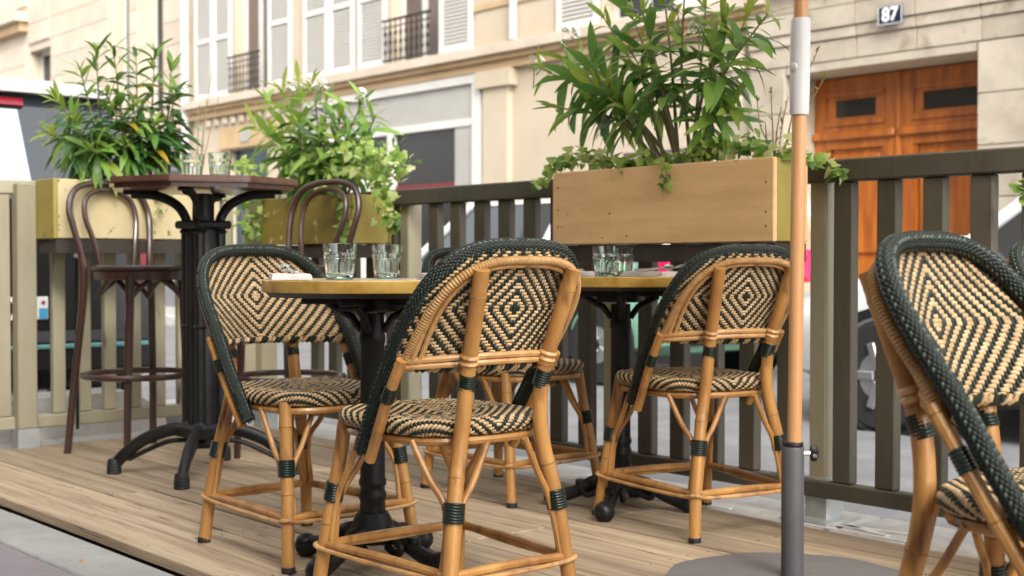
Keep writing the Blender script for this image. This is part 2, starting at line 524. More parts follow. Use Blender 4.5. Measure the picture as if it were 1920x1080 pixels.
# ================================================================== FACING BUILDINGS
YB = 11.0
def shutter(parent, xa, xb, z0, z1, proud=.06, split=True, n=None):
    w = xb - xa
    sh = part('shutter', MB().span((xa, YB - proud, z0), (xa + .07, YB - proud + .045, z1), SHUT).span((xb - .07, YB - proud, z0), (xb, YB - proud + .045, z1), SHUT)
              .span((xa + .07, YB - proud, z0), (xb - .07, YB - proud + .045, z0 + .09), SHUT).span((xa + .07, YB - proud, z1 - .09), (xb - .07, YB - proud + .045, z1), SHUT)
              .span((xa + .07, YB - proud, z0 + .95), (xb - .07, YB - proud + .045, z0 + 1.02), SHUT), parent, False)
    lv = MB(); z = z0 + .10
    while z < z1 - .12:
        lv.box(((xa + xb) / 2, YB - proud + .026, z), (w - .14, .010, .046), LOUV, (R(-28), 0, 0)); z += .05
    tag(part('louvres', lv, sh, False), kind='stuff')
def railing(parent, xa, xb, z0, z1):
    rl = part('balcony_railing', MB().span((xa, YB - .16, z1 - .03), (xb, YB - .125, z1), IRON).span((xa, YB - .155, z0 + .04), (xb, YB - .13, z0 + .06), IRON)
              .span((xa, YB - .155, z1 - .12), (xb, YB - .13, z1 - .105), IRON), parent, False)
    n = max(4, int((xb - xa) / .11))
    bar = MB().box((0, 0, 0), (.014, .014, z1 - z0 - .05), IRON)
    for k in range(3):
        zz = -(z1 - z0) * .22 + k * (z1 - z0) * .2
        bar.lathe([(.030, -.006), (.040, 0), (.030, .006)], IRON, 8, (0, 0, zz), (0, 1, 0))
    me = bar.mesh('baluster', False)
    for i in range(n): link('baluster', me, rl, (xa + (xb - xa) * (i + .5) / n, YB - .1425, (z0 + z1) / 2 - .005))

bld = thing('stone_building', 'cream stone building across the street with white shutters and grey shop front', 'building', (0, 0, 0))
# wall built from pieces around openings (main front, -21.2 .. -8.4)
def wall_with_holes(parent, xa, xb, z0, z1, holes, m, th=.5, front=YB, name='wall'):
    xs = sorted({xa, xb, *[h[0] for h in holes], *[h[1] for h in holes]})
    mb = MB()
    for a, b in zip(xs, xs[1:]):
        hs = sorted([h for h in holes if h[0] <= a + 1e-6 and h[1] >= b - 1e-6], key=lambda h: h[2])
        z = z0
        for h in hs:
            if h[2] > z + 1e-6: mb.span((a, front, z), (b, front + th, h[2]), m)
            z = h[3]
        if z < z1 - 1e-6: mb.span((a, front, z), (b, front + th, z1), m)
    return part(name, mb, parent, False)
holes = [(-19.72, -18.68, 3.52, 6.2), (-15.31, -14.24, 3.52, 6.2), (-17.5, -13.28, -.3, 3.22), (-19.95, -18.7, -.3, 2.64), (-10.75, -9.55, .1, 2.02), (-8.40, -6.30, -.3, 2.66), (-11.1, -10.0, 3.55, 6.2)]
wall_with_holes(bld, -21.2, 3.0, -.3, 9.0, holes, PLASTER)
# first floor band and cornice
part('cornice', MB().span((-21.2, YB - .22, 3.40), (-8.6, YB - .003, 3.50), STONE).span((-21.2, YB - .15, 3.33), (-8.6, YB - .003, 3.397), OCHRE)
     .span((-21.2, YB - .09, 3.22), (-8.6, YB - .003, 3.327), OCHRE).span((-21.2, YB - .19, 3.503), (-8.6, YB - .003, 3.525), STONE), bld, False)
for (a, b) in ((-13.45, -11.9), (-11.0, -8.6)):
    for z in (4.02, 4.62, 5.2):
        part('string_course', MB().span((a, YB - .035, z), (b, YB + .05, z + .07), OCHRE), bld, False)
# stone panels over the cornice between the shutters
pan = {}
def ashlar(parent, a, b, z0, z1, m, proud=.02, name='stone_block', front=YB):
    k = (round(b - a, 3), round(z1 - z0, 3), m.name, proud)
    if k not in pan: pan[k] = MB().box((0, 0, 0), (b - a - .007, proud + .06, z1 - z0 - .008), m, None, .005).mesh(name, False)
    link(name, pan[k], parent, ((a + b) / 2, front - proud + (proud + .06) / 2, (z0 + z1) / 2))
for i, (a, b) in enumerate(((-13.42, -12.66), (-12.66, -11.9))):
    for z0, z1 in ((3.53, 4.02), (4.09, 4.62), (4.69, 5.2)): ashlar(bld, a, b, z0, z1, PLASTER, .012)
# shutters and windows upstairs
for xa, xb in ((-21.05, -20.42), (-20.38, -19.8), (-18.6, -17.92), (-17.55, -16.88), (-16.82, -16.2), (-16.08, -15.4), (-14.16, -13.48), (-11.85, -11.15), (-9.95, -9.25)):
    shutter(bld, xa, xb, 3.55, 6.1)
def window(parent, xa, xb, z0, z1, m, glassm, depth=.22, name='window', mull=True):
    w = part(name, MB().span((xa, YB + depth - .05, z0), (xa + .07, YB + depth, z1), m).span((xb - .07, YB + depth - .05, z0), (xb, YB + depth, z1), m)
             .span((xa + .07, YB + depth - .05, z1 - .07), (xb - .07, YB + depth, z1), m).span((xa + .07, YB + depth - .05, z0), (xb - .07, YB + depth, z0 + .07), m), parent, False)
    if mull: part('mullion', MB().span(((xa + xb) / 2 - .05, YB + depth - .055, z0 + .07), ((xa + xb) / 2 + .05, YB + depth - .005, z1 - .07), m), w, False)
    mid = (xa + xb) / 2
    part('pane', MB().span((xa + .07, YB + depth - .02, z0 + .07), (mid - .05, YB + depth - .01, z1 - .07), glassm), w, False)
    part('pane', MB().span((mid + .05, YB + depth - .02, z0 + .07), (xb - .07, YB + depth - .01, z1 - .07), glassm), w, False)
    return w
window(bld, -19.72, -18.68, 3.53, 6.2, SHUT, WGLASS_B)
window(bld, -15.31, -14.24, 3.53, 6.2, SHUT, WGLASS_B)
window(bld, -11.1, -10.0, 3.56, 6.2, SHUT, WGLASS)
railing(bld, -19.72, -18.70, 3.53, 4.15)
railing(bld, -15.33, -14.24, 3.53, 4.15)
# ground-floor louvred window behind the big oleander
shutter(bld, -10.75, -10.15, .12, 2.0, -.02); shutter(bld, -10.15, -9.55, .12, 2.0, -.02)
part('window_surround', MB().span((-10.93, YB - .05, .0), (-10.755, YB - .003, 2.2), STONE).span((-9.545, YB - .05, .0), (-9.37, YB - .003, 2.2), STONE).span((-10.753, YB - .05, 2.025), (-9.547, YB - .003, 2.2), STONE), bld, False)
# pilaster strip and downpipe
part('pilaster', MB().span((-13.2, YB - .09, -.3), (-12.72, YB - .003, 3.0), PLASTER).span((-13.3, YB - .14, 3.0), (-12.62, YB - .003, 3.21), PLASTER), bld, False)
part('downpipe', MB().tube([(-12.62, YB - .08, 3.56), (-12.62, YB - .08, 7)], .05, SHUT), bld)
# shop front
sh = part('shop_front', MB().span((-17.5, YB - .08, 3.1), (-13.28, YB + .06, 3.21), SHUT).span((-13.44, YB - .08, -.02), (-13.28, YB + .06, 3.1), SHUT)
          .span((-17.44, YB - .05, 2.56), (-13.45, YB + .05, 2.66), SHUT).span((-15.36, YB - .05, -.02), (-15.22, YB + .05, 2.56), SHUT)
          .span((-13.85, YB - .03, -.02), (-13.45, YB + .05, 2.56), SHOPG).span((-17.5, YB - .05, -.02), (-15.37, YB + .05, 2.0), SHUT), bld, False)
part('sign_board', MB().span((-17.44, YB - .03, 2.665), (-13.445, YB + .04, 3.095), SHOPG), sh, False)
part('pane', MB().span((-15.22, YB + .02, .4), (-13.85, YB + .03, 2.56), WGLASS), sh, False)
part('pane', MB().span((-17.44, YB + .02, 2.0), (-15.37, YB + .03, 2.56), WGLASS), sh, False)
part('blind', MB().span((-15.2, YB - .02, 1.72), (-13.86, YB + .015, 1.84), REDAWN), sh, False)
part('shop_interior', MB().span((-17.5, YB + .06, -.3), (-13.3, YB + .45, 3.2), ROOM), sh, False)
# teal doorway on the left
td = part('door', MB().span((-19.93, YB + .12, -.3), (-18.72, YB + .2, 2.62), TEALDOOR), bld, False)
for k in range(2): part('door_panel', MB().box((-19.63 + k * .6, YB + .11, 1.3), (.42, .03, 1.6), TEALDOOR, None, .012), td, False)
part('lintel', MB().span((-20.2, YB - .06, 2.66), (-18.4, YB - .003, 3.0), OCHRE), bld, False)
part('plaque', MB().span((-19.45, YB - .075, 2.74), (-19.15, YB - .063, 2.93), SHOPG), bld, False)
for k in range(9): part('corbel', MB().box((-20.6 + k * .28, YB - .03, 3.13), (.16, .06, .14), STONE, None, .04), bld, False)

# big wooden street door and its stone surround
ds = [(-8.05, -6.28)]
door = part('carriage_door', MB().span((-8.40, YB + .26, -.3), (-6.30, YB + .32, 2.66), DOORWOOD), bld, False)
for k, (a, b) in enumerate(((-8.39, -7.43), (-7.38, -6.31))):
    lf = part('door_leaf', MB().span((a, YB + .215, -.25), (a + .14, YB + .257, 2.64), DOORWOOD).span((b - .14, YB + .215, -.25), (b, YB + .257, 2.64), DOORWOOD)
              .span((a + .14, YB + .215, 2.50), (b - .14, YB + .257, 2.64), DOORWOOD).span((a + .14, YB + .215, 1.93), (b - .14, YB + .257, 2.16), DOORWOOD)
              .span((a + .14, YB + .215, .62), (b - .14, YB + .257, .80), DOORWOOD).span((a, YB + .16, 2.02), (b, YB + .213, 2.10), DOORWOOD, .01)
              .box(((a + b) / 2, YB + .243, 1.37), (b - a - .40, .03, 1.0), DOORWOOD, None, .012).box(((a + b) / 2, YB + .243, .2), (b - a - .40, .03, .6), DOORWOOD, None, .012)
              .span((a + .14, YB + .232, .80), (a + .18, YB + .257, 1.93), DOORWOOD).span((b - .18, YB + .232, .80), (b - .14, YB + .257, 1.93), DOORWOOD), door, False)
    part('transom_frame', MB().span((a + .145, YB + .225, 2.17), (b - .145, YB + .250, 2.245), DOORWOOD).span((a + .145, YB + .225, 2.425), (b - .145, YB + .250, 2.495), DOORWOOD).span((a + .145, YB + .225, 2.246), (a + .24, YB + .250, 2.424), DOORWOOD).span((b - .24, YB + .225, 2.246), (b - .145, YB + .250, 2.424), DOORWOOD), door, False)
    part('transom_pane', MB().span((a + .24, YB + .240, 2.246), (b - .24, YB + .256, 2.424), WGLASS), door, False)
    part('moulding', MB().span((a + .13, YB + .195, 2.16), (b - .13, YB + .214, 2.21), DOORWOOD).span((a + .13, YB + .195, 2.455), (b - .13, YB + .214, 2.50), DOORWOOD), door, False)
part('cover_strip', MB().tube([(-7.405, YB + .215, -.25), (-7.405, YB + .215, 2.64)], .03, DOORWOOD), door)
door.location = (0, .17, 0)
# surround: blocks of the two jambs and the lintel courses
for (a, b) in ((-8.86, -8.41), (-6.29, -5.60)):
    z = -.02
    for k in range(6):
        ashlar(bld, a, b, z, z + .46, STONE_G, .10); z += .46
for (z0, z1, pr) in ((2.745, 2.95, .10), (2.95, 3.06, .12), (3.06, 3.27, .14), (3.27, 3.50, .13), (3.50, 3.60, .24), (3.60, 4.3, .10), (4.3, 5.0, .10)):
    n = 5
    for k in range(n): ashlar(bld, -8.86 + 3.26 * k / n, -8.86 + 3.26 * (k + 1) / n, z0, z1, STONE_G, pr)
part('door_lintel', MB().span((-8.40, YB - .09, 2.664), (-6.30, YB + .25, 2.742), STONE_G), bld, False)
for xc in (-9.05, -5.46):
    part('scroll_bracket', MB().box((xc, YB - .12, 2.9), (.2, .24, .34), STONE_G, None, .05).tube([(xc - .1, YB - .23, 3.02), (xc + .1, YB - .23, 3.02)], .07, STONE_G)
         .tube([(xc - .1, YB - .14, 2.70), (xc + .1, YB - .14, 2.70)], .06, STONE_G).box((xc, YB - .06, 2.45), (.14, .1, .35), STONE_G, None, .04), bld)
for (a, b) in ((-9.2, -8.87), (-5.59, -5.3)):
    part('pilaster', MB().span((a, YB - .05, -.05), (b, YB - .003, 2.6), STONE_G), bld, False)
def text_mesh(txt, size, m, ext=.002, offset=0.0):
    cu = bpy.data.curves.new('t', 'FONT')
    cu.body = txt; cu.size = size; cu.align_x = 'CENTER'; cu.align_y = 'CENTER'; cu.extrude = ext; cu.offset = offset
    o = bpy.data.objects.new('t', cu); col.objects.link(o)
    dg = bpy.context.evaluated_depsgraph_get()
    me = bpy.data.meshes.new_from_object(o.evaluated_get(dg))
    bpy.data.objects.remove(o)
    me.materials.clear(); me.materials.append(m)
    return me
npl = thing('house_number_plate', 'dark blue enamel plate with white number 87 above the wooden door', 'number plate', (-7.13, YB - .185, 3.085))
part('plate', MB().box((0, 0, 0), (.27, .012, .19), ENAMEL, None, .004), npl, False)
part('rim', MB().span((-.128, -.009, .080), (.128, -.0065, .086), WHITEEN).span((-.128, -.009, -.086), (-.122, -.0065, .079), WHITEEN).span((.122, -.009, -.086), (.128, -.0065, .079), WHITEEN).span((-.121, -.009, -.086), (.121, -.0065, -.080), WHITEEN), npl, False)
link('digits', text_mesh('87', .175, WHITEEN, .001, .004), npl, (0, -.0085, 0), (R(90), 0, 0))
# street sign at the right edge
sg = thing('street_sign', 'blue sign board over a white post at the right edge', 'sign', (-5.02, YB - .35, 0))
part('sign_board', MB().box((0, 0, 3.35), (.62, .02, .66), SIGNBLUE, None, .01), sg, False)
part('post', MB().tube([(-.2, .05, -.02), (-.2, .05, 3.6)], .04, SHUT), sg)

# rusticated neighbour on the left
nb = thing('rusticated_building', 'pale stone building far left with horizontal block courses and tall windows', 'building', (0, 0, 0))
nh = [(-24.5, -23.75, 2.9, 7.4), (-23.2, -22.35, 2.9, 7.4), (-28.65, -27.5, 2.9, 5.3), (-25.6, -21.45, -.3, 3.1), (-33.5, -29.5, -.3, 2.9)]
wall_with_holes(nb, -48, -21.35, -.3, 12, nh, STONE, .5)
for (a, b, z0, z1) in ((-24.5, -23.75, 2.9, 7.4), (-23.2, -22.35, 2.9, 7.4), (-28.65, -27.5, 2.9, 5.3)):
    window(nb, a, b, z0, z1, SHUT, WGLASS, .3)
    part('sill', MB().span((a - .1, YB - .12, z0 - .1), (b + .1, YB - .002, z0), STONE), nb, False)
part('string_course', MB().span((-48, YB - .35, 5.95), (-28.6, YB - .002, 6.15), STONE).span((-48, YB - .2, 5.75), (-28.7, YB - .002, 5.945), OCHRE), nb, False)
part('string_course', MB().span((-48, YB - .14, 3.12), (-21.35, YB - .002, 3.32), STONE), nb, False)
for xa, xb in ((-30.6, -28.75), (-27.4, -26.0), (-26.0, -24.6), (-23.65, -23.3), (-22.25, -21.4), (-33, -30.6), (-35.6, -33)):
    z = 3.36
    while z < 8.2:
        if not (xa < -28.6 and 5.5 < z + .4 and z < 6.2): ashlar(nb, xa, xb, z, z + .42, STONE, .045)
        z += .42
for z in (5.46, 5.88): ashlar(nb, -28.65, -27.5, z, z + .42, STONE, .045)
part('downpipe', MB().tube([(-21.28, YB - .12, -.2), (-21.28, YB - .12, 9)], .07, SHUT), nb)
sf = part('shop_front', MB().span((-25.6, YB - .02, -.02), (-21.45, YB + .1, 3.1), SHOPG_D).span((-25.6, YB - .08, 2.55), (-21.45, YB - .025, 3.08), SHOPG_D), nb, False)
for k in range(3): part('pane', MB().span((-25.3 + k * 1.3, YB - .035, .5), (-24.2 + k * 1.3, YB - .022, 2.4), WGLASS), sf, False)
part('shop_front', MB().span((-33.5, YB + .02, -.02), (-29.5, YB + .1, 2.9), SHOPG), nb, False)

# ================================================================== FENCES
YF = 3.40       # front (deck side) face of the street fence
XF = -5.65      # inner face of the end fence
def slat_mesh(w, t, h, m): return MB().box((0, 0, 0), (w, t, h), m, None, .004).mesh('slat', False)
fs = thing('street_fence', 'long olive brown slatted fence along the street side of the deck', 'fence', (0, 0, 0), 0, 'terrace fences')
ZT, ZB = 1.10, .062
part('top_rail', MB().box(((-5.6 + .9) / 2, YF + .022, ZT - .034), (6.5, .060, .068), FENCE_SHADE, None, .005), fs, False)
part('bottom_rail', MB().box(((-5.6 + .9) / 2, YF + .022, ZB + .024), (6.5, .046, .052), FENCE_SHADE, None, .005), fs, False)
sm = slat_mesh(.068, .037, ZT - .068 - ZB - .05 - .002, FENCE_SHADE)
zc = (ZT - .068 + ZB + .05) / 2
x = -2.405
xs = []
while x < .85: xs.append(x); x += .1515
x = -2.62
while x > -5.5: xs.append(x); x -= .1525
posts = (-4.67, -3.42, -2.507, -.9)
for x in sorted(xs):
    if min(abs(x - p) for p in posts) < .075: continue
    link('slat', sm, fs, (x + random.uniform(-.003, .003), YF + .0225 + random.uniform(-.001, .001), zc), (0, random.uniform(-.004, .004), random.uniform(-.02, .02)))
for p in posts:
    po = part('post', MB().box((p, YF + .055, .56), (.062, .075, 1.04), FENCE, None, .005), fs, False)
    part('post_shoe', MB().span((p - .04, YF + .012, -.015), (p + .04, YF + .10, .12), SHOE).span((p - .085, YF - .055, -.0145), (p + .085, YF + .13, -.006), SHOE), po, False)
fe = thing('end_fence', 'pale olive slatted fence closing the far left end of the deck', 'fence', (0, 0, 0), 0, 'terrace fences')
ZT2, ZB2 = 1.135, .075
part('top_rail', MB().box((XF - .03, 2.40, ZT2 - .03), (.06, 2.1, .06), FENCE, None, .005), fe, False)
part('bottom_rail', MB().box((XF - .023, 2.40, ZB2 + .027), (.046, 2.1, .055), FENCE, None, .005), fe, False)
sm2 = MB().box((0, 0, 0), (.037, .056, ZT2 - .06 - ZB2 - .055 - .002), FENCE, None, .004).mesh('slat', False)
y = 1.47
while y < 3.36:
    if abs(y - 2.135) > .075: link('slat', sm2, fe, (XF - .024, y + random.uniform(-.003, .003), (ZT2 - .06 + ZB2 + .055) / 2), (random.uniform(-.004, .004), 0, random.uniform(-.02, .02)))
    y += .1175
for p in (2.135, 3.3):
    po = part('post', MB().box((XF + .012, p, .60), (.07, .082, 1.04), FENCE, None, .005), fe, False)
    part('post_shoe', MB().span((XF - .028, p - .045, -.02), (XF + .05, p + .045, .08), SHOE).span((XF - .06, p - .09, -.019), (XF + .1, p + .09, -.010), SHOE), po, False)
kn = thing('gate_bolt', 'round metal bolt head on a thin rod on the end fence under the planter', 'bolt', (XF + .03, 2.355, .0))
part('head', MB().lathe([(.0, 0), (.016, .002), (.024, .012), (.024, .024), (.014, .036), (0, .04)], STEEL, 16, (0, 0, .825), (1, 0, 0), False), kn)
part('rod', MB().tube([(.002, 0, .822), (.002, 0, .06)], .0075, IRON, 8), kn)

# ------------------------------------------------------------------ planters
def planter(name, label, a, b, front, end, cat='planter'):
    """box of four boards with soil; a,b opposite corners"""
    t = thing(name, label, cat, (a[0], a[1], a[2]), 0, 'flower boxes on the fence')
    x0, y0, z0 = 0, 0, 0
    X, Y, Z = b[0] - a[0], b[1] - a[1], b[2] - a[2]
    th = .018
    fm = front
    part('board', MB().box((X / 2, th / 2, Z / 2), (X, th, Z), fm if end == 'x' else PLANT_Y, None, .003), t, False)
    part('board', MB().box((X / 2, Y - th / 2, Z / 2), (X, th, Z), fm, None, .003), t, False)
    part('end_board', MB().box((th / 2 + .001, Y / 2, Z / 2), (th, Y - 2 * th - .002, Z - .004), PLANT_Y, None, .003), t, False)
    part('end_board', MB().box((X - th / 2 - (.001 if end == 'x' else 0), Y / 2, Z / 2), (th, Y - 2 * th - .002 if end == 'x' else Y - .002 - 2 * th, Z - .002), PLANT_Y if end == 'x' else fm, None, .003), t, False)
    part('soil', MB().span((th, th, .02), (X - th, Y - th, Z - .03), SOIL), t, False)
    sc = MB(); rn = random.Random(int(abs(a[1]) * 100))
    for k in range(9):
        u = rn.choice((.03, .97, rn.random())); v = rn.uniform(.06, .94)
        if end == 'x': sc.lathe([(.0032, 0), (.0032, .0012), (.0004, .0014)], STEEL_D, 6, (X * u, -.0002, Z * v), (0, -1, 0), False)
        else: sc.lathe([(.0032, 0), (.0032, .0012), (.0004, .0014)], STEEL_D, 6, (X + .0002, Y * u, Z * v), (1, 0, 0), False)
    tag(part('screw_heads', sc, t, False), kind='stuff')
    part('ledger', MB().span((.004, .012, -.060), (X - .004, Y - .004, -.004), DARKWOOD), t, False)
    return t
planter('flower_box', 'long tan painted flower box hung on the street fence above the tables', (-3.43, 3.15, .848), (-2.468, 3.315, 1.098), PLANT_C, 'x')
planter('flower_box', 'olive yellow flower box in the fence corner behind the bar stool', (-5.42, 3.15, .865), (-4.70, 3.375, 1.075), PLANT_Y_SHADE, 'x')
planter('flower_box', 'stained cream flower box on the end fence behind the bar stool', (-5.61, 2.175, .885), (-5.42, 2.93, 1.135), PLANT_L, 'y')

# ================================================================== RATTAN CHAIR
ZH0, PW, PEX, PH = .595, .213, 3.2, .222
def hoop_y(z): return .03 - (z - .365) * .615 - max(0, z - .58) * .13
def hoop_x(z):
    if z <= ZH0: return PW - .012 * max(0, (.5 - z)) / .135
    return PW * max(0.0, 1 - min(1, (z - ZH0) / PH) ** PEX) ** (1 / PEX)
def top_z(x): return ZH0 + PH * max(0.0, 1 - min(1, abs(x) / PW) ** PEX) ** (1 / PEX)
def bulge(z): return .128 * min(1.05, max(0, (.817 - z) / .257))
def back_pt(x, z, off=0.0):
    xe = max(hoop_x(min(z, .812)), .02)
    q = min(1.0, abs(x) / xe)
    y = hoop_y(z) - bulge(z) * (1 - q * q)
    return Vector((x, y - off * .95, z - off * .25))
# arc-length parametrisation in x
ARC = []
def _arc():
    x = 0.0; s = 0.0; px = back_pt(0, .66)
    ARC.append((0, 0))
    while x < PW:
        x += .0025; p = back_pt(x, .66); s += (p - px).length; px = p; ARC.append((s, x))
_arc()
def x_of_arc(s):
    a = abs(s)
    for (s0, x0), (s1, x1) in zip(ARC, ARC[1:]):
        if s1 >= a: return math.copysign(x0 + (x1 - x0) * (a - s0) / (s1 - s0), s)
    return math.copysign(ARC[-1][1] + (a - ARC[-1][0]), s)

JR = random.Random(77)
def strands(mb, P, ni, nj, inside, pat, tan_on, sign, wt=.46, wg=.40, h=.0024):
    """woven floats: tan runs along i, green along j; P(i,j)->(point, normal)"""
    def fl(cells, horiz, m, w):
        a = cells[0]; b = cells[-1]
        if horiz:
            j = a[1] + .5; ks = [a[0] - .22, a[0] + .30, (a[0] + b[0] + 1) / 2, b[0] + .70, b[0] + 1.22]
        else:
            i = a[0] + .5; ks = [a[1] - .22, a[1] + .30, (a[1] + b[1] + 1) / 2, b[1] + .70, b[1] + 1.22]
        vs = []; w *= JR.uniform(.90, 1.08); h_ = JR.uniform(.75, 1.2); jo = JR.uniform(-.07, .07)
        if horiz: j += jo
        else: i += jo
        for k, hh in zip(ks, (-.55, .75, 1.0, .75, -.55)):
            for d, e in ((-w, -.75), (-w * .55, .55), (w * .55, .55), (w, -.75)):
                p, n = P(k, j + d) if horiz else P(i + d, k)
                vs.append(p + n * (sign * h * h_ * (hh + e * .75)))
        fs = []
        for r in range(4):
            for c in range(3):
                q = (r * 4 + c, r * 4 + c + 1, r * 4 + c + 5, r * 4 + c + 4)
                fs.append(q)
        mb.add(vs, fs, m)
    for j in range(-nj, nj):
        run = []
        for i in range(-ni, ni + 1):
            ok = i < ni and inside(i + .5, j + .5) and (pat(i, j) == tan_on)
            if ok: run.append((i, j))
            if (not ok or len(run) >= 5) and run:
                fl(run, True, STRAND_TAN, wt); run = []
        if run: fl(run, True, STRAND_TAN, wt)
    for i in range(-ni, ni):
        run = []
        for j in range(-nj, nj + 1):
            ok = j < nj and inside(i + .5, j + .5) and (pat(i, j) != tan_on)
            if ok: run.append((i, j))
            if (not ok or len(run) >= 5) and run:
                fl(run, False, STRAND_GREEN, wg); run = []
        if run: fl(run, False, STRAND_GREEN, wg)

CELL = .0068
def diamond(i, j): return ((abs(i + .5) + abs(j + .5) - 1) % 4) < 2

def tube_stitches(mb, path, r, m, step=.0062, around=12, ln=.0098, wd=.0044, slant=26, h=.0022):
    path = resample(path, step)
    t0 = (path[1] - path[0]).normalized()
    nrm = (Vector((0, 0, 1)) - t0 * t0.z)
    nrm = nrm.normalized() if nrm.length > .1 else Vector((1, 0, 0))
    for k, p in enumerate(path):
        t = (path[min(k + 1, len(path) - 1)] - path[max(k - 1, 0)]).normalized()
        nrm = (nrm - t * nrm.dot(t)).normalized(); bi = t.cross(nrm)
        for q in range(around):
            a = 2 * math.pi * (q + .5 * (k % 2)) / around
            o = nrm * math.cos(a) + bi * math.sin(a)
            tg = t.cross(o)
            sl = R(slant if q % 2 else -slant)
            d = t * math.cos(sl) + tg * math.sin(sl); e = o.cross(d)
            vs = []
            for u, hu in ((-1, -.6), (-.45, .8), (.45, .8), (1, -.6)):
                for v, hv in ((-1, -.5), (0, .6), (1, -.5)):
                    pp = p + o * r + d * (u * ln / 2) + e * (v * wd / 2)
                    rel = pp - p; rel -= t * rel.dot(t)
                    pp = pp - rel + rel.normalized() * (r + h * (hu * .6 + hv))
                    vs.append(pp)
            mb.add(vs, [(a_ * 3 + b_, a_ * 3 + b_ + 1, a_ * 3 + b_ + 4, a_ * 3 + b_ + 3) for a_ in range(3) for b_ in range(2)], WRAP_GLINT if (q % 3 == 0 and k % 2 == 0 and JR.random() < .8) else m)

def cane_tube(mb, pts, r, m=CANE, n=10, nodes=True, sub=8, seed=0):
    path = crom(pts, sub)
    L = [0]
    for a, b in zip(path, path[1:]): L.append(L[-1] + (b - a).length)
    rnd = random.Random(seed)
    nd = []
    d = rnd.uniform(.05, .2)
    while d < L[-1]: nd.append(d); d += rnd.uniform(.16, .26)
    path2 = resample(path, .012)
    tot = L[-1]; rs = []
    for i in range(len(path2)):
        s = tot * i / (len(path2) - 1)
        k = max([max(0, 1 - abs(s - q) / .010) for q in nd] or [0]) if nodes else 0
        rs.append(r * (1 + .09 * k))
    mb.tube(path2, rs, m, n)
    if nodes:
        for q in nd:
            f = q / tot * (len(path2) - 1); i = min(len(path2) - 2, int(f)); p = path2[i].lerp(path2[i + 1], f - i)
            d = (path2[i + 1] - path2[i]).normalized()
            mb.tube([p - d * .0012, p, p + d * .0012], [r * 1.085, r * 1.12, r * 1.085], CANE_DARK, n)
    return mb
def ring_stack(mb, p, axis, r, n, pitch, rr, m):
    axis = Vector(axis).normalized()
    prof = []
    for k in range(n):
        z = (k - n / 2) * pitch
        for q in range(5):
            a = math.pi * q / 4
            prof.append((r + rr * math.sin(a), z + pitch * (q / 4)))
    mb.lathe([(r * .9, prof[0][1])] + prof + [(r * .9, prof[-1][1])], m, 14, p, axis)
    return mb

